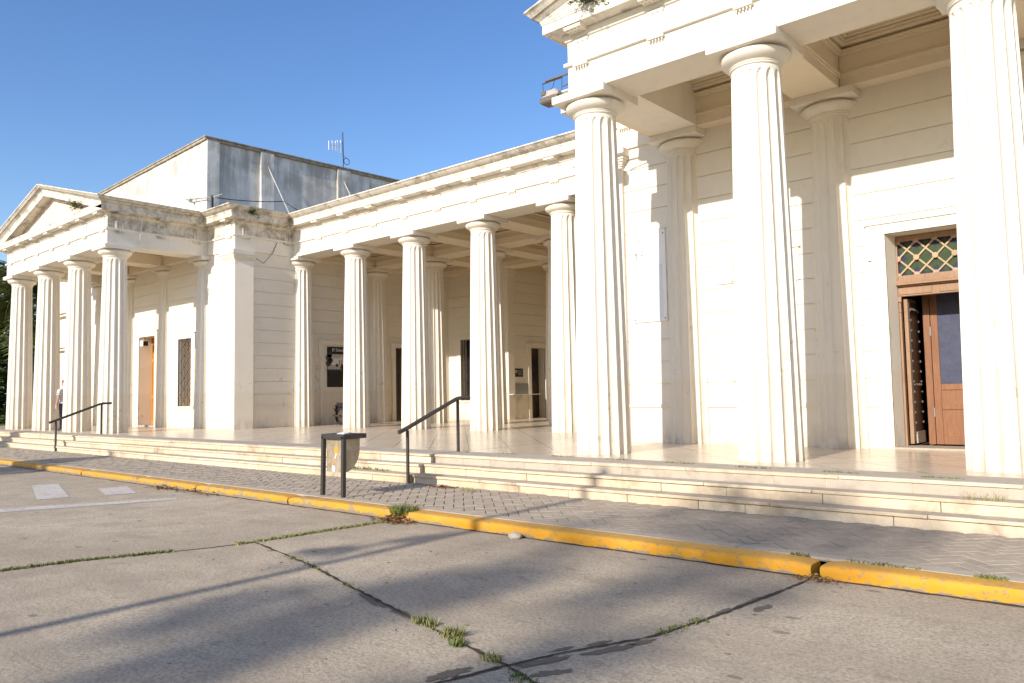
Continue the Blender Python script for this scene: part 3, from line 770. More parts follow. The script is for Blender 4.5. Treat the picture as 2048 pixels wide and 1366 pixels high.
# left portico window with diamond grille
WN = surround('-y', -2.40, LW[0], LW[1], LW[3], w=.2, ears=.07, earh=.35, z0=LW[2] - .05, proud=.025, sill=LW[2]).build('window', M_WALL, B, bevel=.005)
m = MB(); gx0, gx1, gz0, gz1 = LW[0] + .01, LW[1] - .01, LW[2] + .01, LW[3] - .01; gy = -2.33
nd = 6; dh = (gz1 - gz0) / nd; ncol = 2; dw = (gx1 - gx0) / ncol
for r_ in range(nd):
    for c_ in range(ncol):
        xa, xb, za, zb_ = gx0 + c_ * dw, gx0 + (c_ + 1) * dw, gz0 + r_ * dh, gz0 + (r_ + 1) * dh
        m.bar((xa, gy, za), (xb, gy, zb_), .02, .02); m.bar((xa, gy + .012, zb_), (xb, gy + .012, za), .02, .02)
        m.obox(((xa + xb) / 2, gy - .012, (za + zb_) / 2), (.05, .02, .05), Matrix.Rotation(PI / 4, 3, 'Y'))
for c_ in range(ncol * 2 + 1): m.bar((gx0 + c_ * dw / 2, gy + .03, gz0), (gx0 + c_ * dw / 2, gy + .03, gz1), .014, .014)
m.build('grille', M_GRILLE, WN)
m = MB(); m.box(LW[0] + .001, LW[0] + .07, -1.98, -1.92, LW[2], LW[3]); m.box(LW[1] - .09, LW[1] - .001, -1.98, -1.92, LW[2], LW[3]); m.box(LW[0] + .07, LW[1] - .09, -1.98, -1.92, LW[2], LW[2] + .09); m.box(LW[0] + .07, LW[1] - .09, -1.98, -1.92, LW[3] - .09, LW[3]); m.build('frame', M_LDOOR, WN)
m = MB(); m.box(LW[0] + .071, LW[1] - .091, -1.955, -1.945, LW[2] + .09, LW[3] - .09); m.build('pane', plain('dusty_glass', (.22, .19, .14), .3, .5), WN)
# loggia window with upright bars
W2 = surround('-y', Y2, .05, 1.10, 3.02, w=.18, ears=.06, earh=.4, z0=.66, proud=.037, sill=.71).build('window', M_WALL, B, bevel=.005)
m = MB()
for k in range(9): m.tube([(.07 + k * .126, Y2 + .05, .72), (.07 + k * .126, Y2 + .05, 3.01)], .014, 6)
for z_ in (.95, 1.5, 2.25): m.bar((.05, Y2 + .05, z_), (1.10, Y2 + .05, z_), .03, .012)
m.build('grille', M_IRON, W2)
m = MB(); m.box(.06, 1.09, Y2 + .30, Y2 + .31, .72, 3.0); m.build('pane', M_BLACKGLASS, W2)
# loggia doors
D3 = surround('+x', -.95, 4.07, 5.1, 2.70, w=.17, ears=.05, proud=.037).build('doorway', M_WALL, B, bevel=.005)
m = MB(); X_ = -1.12
m.box(X_ - .05, X_, 4.08, 5.09, .03, 2.69); 
for k in range(4):
    for z0_, z1_ in ((.15, .85), (.95, 1.75), (1.85, 2.55)): m.box(X_, X_ + .018, 4.13 + k * .24, 4.13 + k * .24 + .19, z0_, z1_)
m.build('leaf', M_DARKWOOD, D3, bevel=.004)
for y_ in (3.86, 5.11): m = MB(); m.box(-.945, -.895, y_, y_ + .2, 0, .28); m.build('plinth', M_WALL, D3)
D4 = surround('+x', 2.45, 7.78, 8.62, 2.65, w=.18, ears=.05, proud=.035).build('doorway', M_WALL, B, bevel=.005)
m = MB(); m.box(2.10, 2.14, 7.79, 8.61, .03, 2.64); m.build('leaf', M_DARKWOOD, D4)
m = MB(); m.box(2.141, 2.15, 8.0, 8.5, 1.4, 2.3); m.build('pane', M_BLACKGLASS, D4)
m = MB(); m.box(2.141, 2.165, 7.9, 7.95, .95, 1.25); m.build('push_plate', M_GREYMETAL, D4)
# niche frame with the poster
nich = surround('+x', -.95, .93, 2.35, 2.72, w=.16, ears=.06, earh=.42, proud=.04).build('niche_surround', M_WALL, B, bevel=.005)

# ------------------------------------------------------------------ taller hall behind
H = empty('hall_building', (-5, -1.2, 0), math.radians(-3.0), label='tall plain white hall with mould streaked parapet rising behind the left portico', cat='building')  # block turned slightly so raking sun lights its right side
HX0, HX1, HY0, HY1, HZ = -16.5, -5.0, -1.2, 13.0, 10.33
hl = (5, 1.2, 0)
m = MB(); m.box(HX0, HX1, HY0, HY1, 0, HZ - .15); m.build('wall', M_HALL, H, hl, bevel=.01)
m = MB(); m.box(HX0 - .07, HX1 + .09, HY0 - .07, HY1 + .07, HZ - .15, HZ - .06); m.box(HX0 - .10, HX1 + .12, HY0 - .10, HY1 + .1, HZ - .059, HZ); m.build('coping', M_COPE, H, hl, bevel=.02)
for ya, yb in ((HY0 + .002, -.74), (.89, 1.42), (4.26, 4.86), (7.9, 8.5)):
    m = MB(); m.box(HX1 - .1, HX1 + .11, ya, yb, 6.5, HZ - .151); m.build('pilaster', M_HALL, H, hl, bevel=.006)
for (ya, za, yb, zb_, xo) in ((1.167, 9.69, 1.95, 8.0, .9), (4.54, 9.76, 4.85, 9.1, .5)):
    m = MB(); m.tube([(HX1 + .09, ya, za), (HX1 + .09 + xo * .2, yb, zb_)], .022, 8); m.build('brace', M_WHITEPOLE, H, hl)

# far masonry house behind the left portico
FH = empty('masonry_house', (-15, 1, 0), label='pale masonry house with worn ledges seen between the leftmost portico columns', cat='building')
fl_ = (15, -1, 0); m = MB()
m.box(-17.0, -12.7, -2.2, 6, 0, 7.2)
for k in range(16): m.box(-17.01, -12.7, -2.22, -2.0, .1 + k * .42, .49 + k * .42)
m.build('wall', M_FRZ, FH, fl_, bevel=.006)
m = MB()
for z_ in (3.1, 4.55): m.box(-17.1, -12.7, -2.42, -2.1, z_, z_ + .10); m.box(-17.15, -12.7, -2.52, -2.1, z_ + .101, z_ + .17)
m.build('ledge', M_FRZ, FH, fl_, bevel=.01)
m = MB(); m.box(-17.2, -12.7, -2.4, 6, 7.2, 7.4); m.build('roof', M_COPE, FH, fl_)

# ------------------------------------------------------------------ handrails
def handrail(x, yl, yu, label):
    root = empty('handrail', (x, (yl + yu) / 2, -.4), label=label, cat='handrail', group='dark handrails on the front steps')
    oy = -(yl + yu) / 2; r = .026
    for y, z0, z1 in ((yl, 0, .80), (yu, .4, 1.235)):
        m = MB(); m.tube([(0, y + oy, z0 - .004), (0, y + oy, z1)], r, 12); m.build('post', M_RAIL, root, smooth=40)
    m = MB(); m.tube([(0, yl + oy - .17, .775), (0, yl + oy, .835), (0, yu + oy - .04, 1.252), (0, yu + oy + .03, 1.268), (0, yu + oy + .27, 1.272)], .032, 12); m.build('rail', M_RAIL, root, smooth=40)
    return root
handrail(12.12, -6.87, -5.79, 'dark handrail on the steps next to the litter bin')
handrail(-2.2, -6.86, -5.69, 'dark handrail on the steps before the left portico columns')

# ------------------------------------------------------------------ litter bin
bn = empty('litter_bin', (12.43, -8.40, ZP), label='open metal litter bin hung in a dark two legged frame at the kerb', cat='litter bin')
bx0, bx1, by = -.235, .235, -.07
m = MB(); w_ = .05
m.bar((bx0 + .02, by, 0), (bx0 + .045, by, .80), .052, .05); m.build('leg', M_RAIL, bn, bevel=.004)
m = MB(); m.bar((bx1 - .0, by, 0), (bx1 + .012, by, .80), .052, .05); m.build('leg', M_RAIL, bn, bevel=.004)
m = MB(); x0_, x1_ = bx0 + .02, bx1 + .037
m.box(x0_, x1_, by - .026, by + .026, .765, .83); m.box(x1_ - .052, x1_, by + .027, by + .36, .765, .83); m.box(x0_, x0_ + .052, by + .027, by + .36, .765, .83); m.box(x0_ + .053, x1_ - .053, by + .31, by + .36, .766, .829)
m.build('rim', M_RAIL, bn, bevel=.005)
def steel():
    k = NT('tarnished_steel'); p = k.pos(); n = k.noise(p, 7, 7, .7, .5); s2 = k.noise(k.mapping(p, (1, 1, .2)), 9, 5)
    c = k.mix(k.ramp(n, [(.35, 0), (.65, 1)]), (.25, .205, .145), (.52, .45, .35)); c = k.mix(k.math('MULTIPLY', s2, .4), c, (.36, .28, .18))
    return k.out(c, .42, .5, .3)
M_TARN = steel()
poly = [(by + .028, .79), (by + .028, .325)]
for k in range(0, 11):
    a = PI / 2 * k / 10; poly.append((by + .03 + .255 * math.sin(a) , .325 + .30 * (1 - math.cos(a))))
poly.append((by + .292, .79))
m = MB(); inner = []
xa, xb = x0_ + .055, x1_ - .055
m.prism(poly, 'x', xa, xb); o = m.build('basin', M_TARN, bn, smooth=30)
# open the top: remove top face
bm = bmesh.new(); bm.from_mesh(o.data); 
tops = [f_ for f_ in bm.faces if f_.normal.z > .9 and f_.calc_center_median().z > .78]; bmesh.ops.delete(bm, geom=tops, context='FACES'); bm.to_mesh(o.data); bm.free()
sol = o.modifiers.new('thickness', 'SOLIDIFY'); sol.thickness = .004
m = MB(); m.obox((.06, by + .14, .835), (.16, .1, .012), Matrix.Rotation(.15, 3, 'X')); m.build('crumpled_paper', M_STEEL, bn)
M_ORANGE = plain('orange_sticker', (.75, .30, .05), .6, .3); M_WSTICK = plain('white_sticker', (.78, .77, .75), .6, .3)
m = MB(); yS = by + .0255
def flat(pts): 
    n = len(pts); m.add([(x_, yS, z_) for x_, z_ in pts] + [(x_, yS + .0022, z_) for x_, z_ in pts], [tuple(range(n)), tuple(range(2 * n - 1, n - 1, -1))] + [(i, (i + 1) % n, n + (i + 1) % n, n + i) for i in range(n)])
flat([(.005, .57), (.005, .63), (.02, .645), (.035, .66), (.05, .69), (.062, .70), (.07, .66), (.085, .66), (.092, .62), (.085, .57)])
flat([(-.03, .415), (-.015, .415), (.01, .50), (.0, .50), (-.03, .45)]); m.build('sticker', M_ORANGE, bn)
m = MB(); flat([(.015, .50), (.028, .50), (.058, .568), (.042, .568), (.02, .53)]); flat([(-.045, .335), (.02, .33), (.02, .405), (-.045, .41)]); m.build('sticker', M_WSTICK, bn)

# ------------------------------------------------------------------ wall things
def board(x0, x1, z0, z1):
    t = empty('notice_board', ((x0 + x1) / 2, -2.35, z0), label='white notice board on the wall with scribbled marks at its top left', cat='notice board')
    hx, hz_ = (x1 - x0) / 2, z1 - z0
    m = MB(); m.box(-hx, hx, -.035, 0, 0, hz_); m.build('panel', plain('white_board', (.80, .79, .78), .45, .4, 0, .02), t, bevel=.012)
    m = MB(); m.box(-hx + .09, hx - .07, -.0375, -.0352, .06, hz_ * .62); m.build('sheet', plain('pale_blue_sheet', (.68, .71, .75), .4, .4, 0, .03), t)
    m = MB(); 
    for pts in ([(-.23, 1.50), (-.19, 1.55), (-.16, 1.53), (-.2, 1.48), (-.16, 1.47)], [(-.28, 1.30), (-.27, 1.25), (-.25, 1.30), (-.25, 1.17), (-.22, 1.15)], [(-.16, 1.16), (-.15, 1.3), (-.09, 1.32)], [(-.14, 1.24), (-.11, 1.25)], [(-.29, 1.6), (-.28, 1.61)]):
        m.tube([(x_, -.038, z_) for x_, z_ in pts], .006, 5)
    m.build('scribble', M_IRON, t)
    m = MB()
    for x_ in (-hx + .04, hx - .04):
        for z_ in (.05, hz_ - .08): m.lathe([(.013, 0), (.010, -.008), (.001, -.01)], 10, (x_, -.035, z_), 'y')
    m.build('screws', M_IRON, t)
board(13.36, 14.07, 2.19, 3.87)
m = MB(); m.box(-.16, .16, -.03, 0, 0, .36); o = m.build('wall_plate', M_WALL, None, (15.20, -2.35, 2.73), bevel=.01); tag(o, 'small blank white square plate on the wall beside the second big column', 'wall plate')
m = MB(); m.lathe([(.012, 0), (.009, -.008), (.001, -.01)], 10, (.14, -.03, .03), 'y'); m.build('screw', M_IRON, o)
# poster in the niche of the loggia side wall
ps = empty('poster', (-.95, 1.6, 1.27), label='black and white poster titled in white script in the loggia niche', cat='poster')
m = MB(); m.box(0, .02, -.54, .62, 0, 1.37); m.build('panel', plain('black_print', (.018, .017, .017), .35, .4), ps)
M_PGREY = plain('print_grey', (.42, .40, .37), .5, .3, 0, .35, 14); M_PLIGHT = plain('print_white', (.66, .64, .60), .5); M_PMID = plain('print_dark', (.05, .045, .04), .5)
m = MB(); m.box(.0202, .0225, -.53, .61, .56, 1.12); m.build('picture_sky', M_PGREY, ps)
m = MB(); m.box(.0226, .024, -.36, .55, .74, .98); m.prism([(-.1, .981), (.5, .981), (.2, 1.06)], 'x', .0226, .024); m.build('picture_house', M_PLIGHT, ps)
m = MB()
for k in range(7): m.box(.0241, .0255, -.05 + k * .09, -.02 + k * .09, .76, .93)
for cy, cz, r_ in ((-.48, 1.0, .12), (-.40, .90, .09), (-.5, .8, .1), (.55, 1.05, .14), (-.15, .74, .06), (.06, .66, .07), (.06, .74, .05), (-.45, 1.1, .1)): m.lathe([(r_, .0241), (r_ * .99, .0258)], 12, (0, cy, cz), 'x')
for k in range(26): m.lathe([(.035, .0241), (.034, .0256)], 8, (0, -.53 + k * .045, .555 + (k % 3) * .012), 'x')
m.build('picture_trees', M_PMID, ps)
def text(body, size, loc, rot, mat, parent, name='lettering', shear=.25, ext=.0015):
    c = bpy.data.curves.new(name, 'FONT'); c.body = body; c.size = size; c.shear = shear; c.extrude = ext; c.materials.append(mat)
    t_ = bpy.data.objects.new(name, c); COL.objects.link(t_); bpy.context.view_layer.update()
    me = bpy.data.meshes.new_from_object(t_.evaluated_get(bpy.context.evaluated_depsgraph_get())); bpy.data.objects.remove(t_); bpy.data.curves.remove(c)
    o = bpy.data.objects.new(name, me); COL.objects.link(o); o.parent = parent; o.location = loc; o.rotation_euler = rot; return o
text('El Salado', .15, (.024, -.36, 1.215), (PI / 2, 0, PI / 2), M_PLIGHT, ps)
text('Hy', .07, (.024, .26, .06), (PI / 2, 0, PI / 2), M_PLIGHT, ps)
# black plaque, granite panel and shelf on the inner wall
o = MB().box(0, .025, -.255, .255, 0, .30).build('plaque', M_BLACKGLASS, None, (2.45, 7.03, 1.545), bevel=.004); tag(o, 'small black plaque above the grey granite slab in the loggia', 'plaque')
m = MB(); m.lathe([(.06, .0251), (.059, .027)], 12, (0, -.13, .20), 'x')
for k in range(4): m.box(.0251, .0265, -.02, .2 - .03 * (k % 2), .07 + k * .05, .085 + k * .05)
m.build('engraving', M_PGREY, o)
gp = MB().box(0, .03, -.55, .55, 0, .40).build('granite_slab', plain('grey_granite', (.26, .245, .22), .5, .3, 0, .3, 60), None, (2.45, 7.02, .912), bevel=.004); tag(gp, 'speckled grey granite slab on the loggia wall above a narrow shelf', 'stone slab')
sh = empty('wall_shelf', (2.45, 7.2, .55), label='narrow pale shelf on a pointed bracket beside the loggia door', cat='shelf')
m = MB(); m.box(0, .30, -.80, .80, .34, .362); m.build('shelf_board', M_STEEL, sh, bevel=.003)
m = MB(); m.prism([(0, -.02), (0, .339), (.24, .339)], 'y', -.16, -.13); m.build('bracket', M_WALL, sh)
# lamp box in the left doorway
lp = empty('floodlight_box', (-7.10, -2.35, 2.86), label='small white box lamp under the lintel of the left portico door', cat='lamp')
m = MB(); m.box(-.16, .08, -.10, .10, 0, .21); m.build('housing', M_STEEL, lp, bevel=.02)
m = MB(); m.box(.081, .10, -.085, .085, .02, .19); m.build('lens', M_IRON, lp, bevel=.006)
m = MB(); m.box(-.05, .0, -.02, .02, .211, .325); m.build('mount', M_GREYMETAL, lp)
# floodlight on the right portico
FLY = -4.72
fd = empty('floodlight', (13.22, -4.5, 5.945), label='rusty grey floodlight hung from an arm off the end of the right portico', cat='floodlight')
fd.scale = (.56, .56, .56)
m = MB(); m.tube([(-.28, 0, .56), (1.65, 0, .56)], .032, 10); m.tube([(.38, .0, .22), (1.65, .0, .42)], .022, 8); m.build('arm', plain('rusty_arm', (.17, .14, .115), .8, .3, .2, .4, 30), fd, smooth=40)
m = MB(); m.bar((-.40, 0, .505), (.36, 0, .505), .035, .02); m.bar((-.395, 0, .50), (-.36, 0, .10), .012, .012); m.bar((.35, 0, .50), (.33, 0, .10), .012, .012); m.tube([(.06, .01, .50), (-.02, .02, .32), (-.14, .02, .25), (-.18, .02, .18)], .008, 6); m.build('yoke', M_IRON, fd)
m = MB()
rings = []
for t_ in range(9):
    a = t_ / 8; z_ = -.02 + .24 * a; sc = math.cos(a * 1.25) ** .6 if a < 1 else .25
    rings.append([(-.02 + (.31 * sc) * cx_, (.20 * sc) * cy_, z_) for cx_, cy_ in [(-1, -.7), (-.7, -1), (.7, -1), (1, -.7), (1, .7), (.7, 1), (-.7, 1), (-1, .7)]])
m.loft(rings); m.build('reflector_housing', plain('speckled_casing', (.40, .375, .34), .8, .2, .1, .35, 45, .5), fd, smooth=50)
m = MB(); m.box(-.36, .32, -.22, .22, -.18, -.03); m.box(-.33, .29, -.20, .20, -.215, -.181); m.obox((-.22, -.2, .10), (.16, .05, .13)); m.build('visor', M_GRILLE, fd, bevel=.015)

# ------------------------------------------------------------------ aerials and cables on the roofs
an = empty('antenna', (-5.02, 4.83, 10.33), label='white rod antenna on a dark mast with coiled cable on the hall roof', cat='antenna')
m = MB(); m.tube([(0, 0, 0), (-.01, -.03, 1.62)], .022, 8); m.build('mast', M_CABLE, an)
m = MB(); m.tube([(0, 0, 1.02), (.0, -.75, .92)], .012, 6)
for k, (dy, hh) in enumerate(((-.14, .27), (-.30, .25), (-.40, .22), (-.56, .21), (-.73, .19))): m.tube([(0, dy, 1.0 + dy * .13 - hh), (0, dy, 1.0 + dy * .13 + hh)], .018, 6)
m.build('elements', M_STEEL, an)
m = MB(); m.tube([(.0, .16 + .14 * math.cos(t_ * .4), .42 + .14 * math.sin(t_ * .4)) for t_ in range(17)], .014, 6); m.tube([(0, .02, .62), (0, .1, .57)], .01, 6); m.build('cable_coil', M_BLUECABLE, an)
a2 = empty('antenna', (-4.28, -1.32, 6.80), label='low weathered roof antenna with one long crossbar by the hall corner', cat='antenna')
m = MB(); m.tube([(0, 0, 0), (-.02, 0, 1.22)], .05, 8); m.build('mast', M_CABLE, a2)
m = MB(); m.tube([(-1.95, 0, 1.42), (.0, 0, 1.16)], .022, 6); m.tube([(.0, 0, 1.16), (.3, .2, 1.25)], .02, 6)
for x_, h_ in ((-1.75, .1), (-1.2, .2), (-.35, .1), (-.15, .15)): m.tube([(x_, -.02, 1.2 - x_ * .133 - h_), (x_ + .03, .1, 1.2 - x_ * .133 + h_ * .4)], .014, 6)
m.obox((-1.6, 0, 1.33), (.14, .1, .08)); m.build('crossbar', M_GREYMETAL, a2)
def cable(pts, r, mat, label, name='cable'):
    P = [Vector(p) for p in pts]; c = P[0]; m = MB(); m.tube([p - c for p in P], r, 6); o = m.build(name, mat, None, c, smooth=60); tag(o, label, 'cable'); return o
def sag(a, b, d, n=14):
    a, b = Vector(a), Vector(b); return [a.lerp(b, i / n) - Vector((0, 0, d * 4 * (i / n) * (1 - i / n))) for i in range(n + 1)]
cable(sag((-4.2, -1.2, 7.95), (-4.4, 1.6, 8.35), .06) + sag((-4.4, 1.6, 8.35), (-2.0, 2.5, 6.85), .05)[1:], .016, M_CABLE, 'black cable strung from the low antenna across to the loggia roof')
cable([(XP + .03, -1.0, 5.90), (XP + .03, -1.15, 5.55), (XP + .035, -1.48, 5.17), (XP + .03, -1.75, 5.30)], .009, M_CABLE, 'loose black wire dangling on the corner pier wall')
cable([(-2.38, -4.62, 6.62), (-2.20, -4.60, 6.45), (-2.36, -4.60, 5.95), (-2.43, -4.60, 5.62)], .012, M_WHITEPOLE, 'white conduit running down the mouldy side frieze of left portico')

# ------------------------------------------------------------------ plants
def blades(mb, cx, cy, z, n, rad, hmin, hmax, lean=.5, w=.006, sx=1., sy=1.):
    for _ in range(n):
        a = rng.uniform(0, 2 * PI); r_ = rad * math.sqrt(rng.random()); bx_, by_ = cx + sx * r_ * math.cos(a), cy + sy * r_ * math.sin(a)
        h = rng.uniform(hmin, hmax); d = rng.uniform(0, 2 * PI); l = lean * h * rng.uniform(.2, 1.1); tw = rng.uniform(0, PI); ww = w * rng.uniform(.6, 1.3)
        vx, vy = math.cos(tw) * ww, math.sin(tw) * ww
        p1 = (bx_ + math.cos(d) * l * .35, by_ + math.sin(d) * l * .35, z + h * .6); p2 = (bx_ + math.cos(d) * l, by_ + math.sin(d) * l, z + h)
        mb.add([(bx_ - vx, by_ - vy, z), (bx_ + vx, by_ + vy, z), (p1[0] + vx * .8, p1[1] + vy * .8, p1[2]), (p1[0] - vx * .8, p1[1] - vy * .8, p1[2]), p2], [(0, 1, 2, 3), (3, 2, 4)])
def tuft(name, label, cx, cy, z, n, rad, h0, h1, mat, lean=.6, w=.006, sx=1, sy=1, dry=0):
    t = empty(name, (cx, cy, z), label=label, cat='grass tuft') if dry else None
    m = MB(); blades(m, 0, 0, -.004, n, rad, h0, h1, lean, w, sx, sy)
    if dry:
        m.build('green_blades', mat, t, fixn=False); d = MB(); blades(d, 0, 0, -.004, dry, rad * 1.05, h0 * .7, h1, lean * 1.3, w, sx, sy); d.build('dry_blades', M_DRY, t, fixn=False); return t
    o = m.build(name, mat, None, (cx, cy, z), fixn=False); tag(o, label, 'grass tuft'); return o
tuft('grass_tuft', 'bright green grass tuft growing through the kerb gap beside the bin', 14.20, -8.76, ZP - .02, 420, .17, .03, .12, M_GRASS, 1.3, .005, 1., .9)
tuft('grass_tuft', 'largest bushy half dry grass tuft in the road joint', 17.76, -11.50, ZR, 80, .062, .025, .072, M_GRASS, 1.3, .004, 1, 1, 110)
tuft('grass_tuft', 'low green sprout just past the largest tuft in the road joint', 17.90, -11.60, ZR, 110, .05, .02, .05, M_GRASS, .9, .005)
tuft('grass_tuft', 'dry yellow tuft where the road joints cross', 18.22, -11.66, ZR, 50, .05, .015, .045, M_GRASS, .9, .005, 1.3, .8, 80)
tuft('grass_tuft', 'short pale tuft left of the largest tuft in the road joint', 17.45, -11.43, ZR, 60, .07, .02, .06, M_GRASS, .9, .005, 1.5, .7, 60)
tuft('grass_tuft', 'green grass patch behind the kerb right of its big gap', 19.35, -8.585, ZP, 190, .30, .01, .032, M_GRASS, .6, .005, 1., .10)
tuft('grass_tuft', 'small green weed behind the kerb near the right edge', 20.02, -8.60, ZP, 130, .10, .012, .04, M_GRASS, .8, .005, 1., .4)
tuft('grass_tuft', 'tiny green weed at the big kerb gap', 18.72, -8.60, ZP, 70, .08, .01, .04, M_GRASS, .6, .004, 1., .35)
tuft('grass_tuft', 'thin dry weed at the foot of top step near right edge', 19.62, -6.50, -.13, 60, .12, .03, .11, M_DRY, 1.2, .003, 1.6, .4)
tuft('grass_tuft', 'thin weed tuft on the pavement in front of the steps', 13.55, -7.05, ZP, 70, .09, .03, .09, M_DRY, 1.1, .003, 1.4, .8)
# grass lines in joints and cracks (nobody could count the blades)
def line_grass(pts, dens, h0, h1, label, mat=M_GRASS, spread=.022, keep=None, z=ZR):
    m = MB()
    for (a, b) in zip(pts[:-1], pts[1:]):
        L = math.dist(a, b)
        for _ in range(int(L * dens)):
            t = rng.random(); x_, y_ = a[0] + (b[0] - a[0]) * t, a[1] + (b[1] - a[1]) * t
            if keep and not keep(x_, y_): continue
            blades(m, x_ + rng.gauss(0, spread), y_ + rng.gauss(0, spread), z - .003, 2, .01, h0, h1, .9, .0045)
    o = m.build('joint_grass', mat, fixn=False); tag(o, label, 'grass', kind='stuff'); return o
M_OLIVE = leaf_mat('olive_grass', (.17, .18, .05), (.40, .37, .15))
J1 = [(13.30, -13.2), (13.55, -12.0), (13.95, -10.99), (14.04, -10.59), (14.08, -9.93), (14.15, -9.0)]
J2 = [(14.07, -10.58), (15.39, -10.86), (16.49, -11.18), (17.33, -11.41), (18.10, -11.62), (18.34, -11.68), (18.70, -11.82), (19.9, -12.2), (24, -13.2)]
J3 = [(18.0, -13.6), (18.25, -12.07), (18.35, -11.69), (18.48, -11.31), (18.69, -10.82), (18.80, -10.16), (18.88, -9.31), (18.91, -8.85)]
line_grass(J1[2:], 520, .012, .035, 'pale green grass growing along the slab joint that meets the kerb', mat=M_OLIVE, keep=lambda x_, y_: y_ > -10.75)
line_grass(J1[:3], 420, .01, .035, 'dark green grass line along the slab joint at the left edge', keep=lambda x_, y_: y_ < -11.3)
line_grass(J2[:5], 90, .008, .022, 'patchy grass along the slab joint crossing the road', mat=M_OLIVE, keep=lambda x_, y_: math.sin(x_ * 5.1) > .55 or 15.2 < x_ < 15.75)
line_grass(J3[3:6], 150, .01, .03, 'short grass in the right hand slab joint', keep=lambda x_, y_: -10.75 < y_ < -10.3, spread=.03)
line_grass([(18.40, -11.72), (18.85, -11.92)], 160, .01, .03, 'grass below the crossing of the slab joints', spread=.03)
line_grass([(9.9, -6.62), (11.4, -6.62)], 110, .01, .06, 'grass sprouting from the broken middle step behind the bin', z=-.27, spread=.03)
line_grass([(12.3, -5.85), (14.5, -5.75), (17, -6.0), (19.8, -6.12)], 130, .006, .022, 'low weeds between the porch edging stones', keep=lambda x_, y_: math.sin(x_ * 6.3) > .35, z=.008, spread=.02)
# dirt strips of the joints and tar patches beside them
def ribbon(mb, pts, w, z, jit=.35, step=.05):
    L = []; R_ = []
    for a, b in zip(pts[:-1], pts[1:]):
        n = max(2, int(math.dist(a, b) / step)); dx_, dy_ = b[0] - a[0], b[1] - a[1]; l = math.hypot(dx_, dy_); nx_, ny_ = -dy_ / l, dx_ / l
        for i in range(n):
            t = i / n; wv = w * (1 + jit * rng.uniform(-1, 1)); wu = w * (1 + jit * rng.uniform(-1, 1)); x_, y_ = a[0] + dx_ * t, a[1] + dy_ * t
            L.append((x_ + nx_ * wv, y_ + ny_ * wv, z)); R_.append((x_ - nx_ * wu, y_ - ny_ * wu, z))
    n = len(L); mb.add(L + R_, [(i, i + 1, n + i + 1, n + i) for i in range(n - 1)])
m = MB(); ribbon(m, J1, .012, ZR + .004); ribbon(m, J2, .013, ZR + .005, .8); ribbon(m, J3, .011, ZR + .006, .8); ribbon(m, [(-20, YK1 - .02), (24, YK1 - .02)], .02, ZR + .003, .6, .12)
tag(m.build('road_joints', M_CRACK), 'dirt filled joints between the concrete road slabs', 'road joint', kind='structure')
m = MB()
def patch(cx, cy, l, w, ang, z):
    n = 26; c, s_ = math.cos(ang), math.sin(ang); pts = []
    for k in range(n):
        t = 2 * PI * k / n; r_ = 1 + rng.uniform(-.38, .25); x_, y_ = l * .85 * r_ * math.cos(t), w * .7 * r_ * math.sin(t); pts.append((cx + c * x_ - s_ * y_, cy + s_ * x_ + c * y_, z))
    m.add(pts, [tuple(range(n))])
for cx, cy, l, w, a in ((18.46, -11.52, .20, .05, 1.2), (18.62, -11.17, .22, .055, 1.2), (18.52, -11.10, .11, .035, 1.3), (18.70, -10.93, .12, .04, 1.25), (18.42, -11.30, .09, .03, 1.2), (18.82, -9.75, .20, .03, 1.5), (18.95, -9.85, .13, .045, 1.45), (18.78, -10.05, .10, .03, 1.4), (18.2, -11.95, .16, .07, 1.4), (16.75, -11.28, .28, .05, -.3), (17.15, -11.36, .2, .045, -.25), (18.60, -11.62, .14, .05, 1.0)): patch(cx, cy, l, w, a, ZR + .0035)
tag(m.build('tar_patches', M_TAR), 'dark tar patches along the road joints', 'road stain', kind='structure')
# painted marks
m = MB()
m.add([(5.95, -10.0, ZR + .004), (6.13, -9.64, ZR + .004), (8.40, -10.26, ZR + .004), (8.28, -10.66, ZR + .004)], [(0, 3, 2, 1)])
m.add([(7.58, -9.55, ZR + .004), (7.60, -9.10, ZR + .004), (8.74, -9.43, ZR + .004), (8.64, -9.84, ZR + .004)], [(0, 3, 2, 1)])
m.add([(8.7, -12.0, ZR + .004), (8.92, -11.32, ZR + .004), (9.88, -9.36, ZR + .004), (10.12, -9.45, ZR + .004), (9.33, -11.44, ZR + .004), (9.15, -12.1, ZR + .004)], [(0, 1, 4, 5), (1, 2, 3, 4)])
mk = m.build('road_marking', M_MARK); tag(mk, 'worn white crossing bars and stop line painted on the road', 'road marking', kind='structure')
# fallen leaves
def leaves(label, cx, cy, z, n, sx, sy, hh=.05, size=.028):
    m = MB()
    for _ in range(n):
        x_, y_ = rng.gauss(0, sx), rng.gauss(0, sy); z_ = abs(rng.gauss(0, hh * .5)) * math.exp(-(x_ / sx) ** 2 * .5) + .004
        s_ = size * rng.uniform(.5, 1.3); q = Matrix.Rotation(rng.uniform(0, 2 * PI), 3, 'Z') @ Matrix.Rotation(rng.uniform(-.9, .9), 3, 'X')
        m.add([Vector((x_, y_, z_)) + q @ Vector(p) for p in ((-s_, 0, 0), (-.2 * s_, -.45 * s_, .12 * s_), (s_, 0, .1 * s_), (-.2 * s_, .45 * s_, .12 * s_))], [(0, 1, 2), (0, 2, 3)])
    o = m.build('leaf_litter', M_FALLEN, None, (cx, cy, z), fixn=False); tag(o, label, 'leaves', kind='stuff'); return o
leaves('brown fallen leaves heaped in the gutter under the kerb grass tuft', 14.22, -8.93, ZR, 420, .13, .07, .08)
leaves('leaf crumbs in the gutter below the big kerb gap', 18.95, -8.90, ZR, 160, .10, .05, .03, .018)
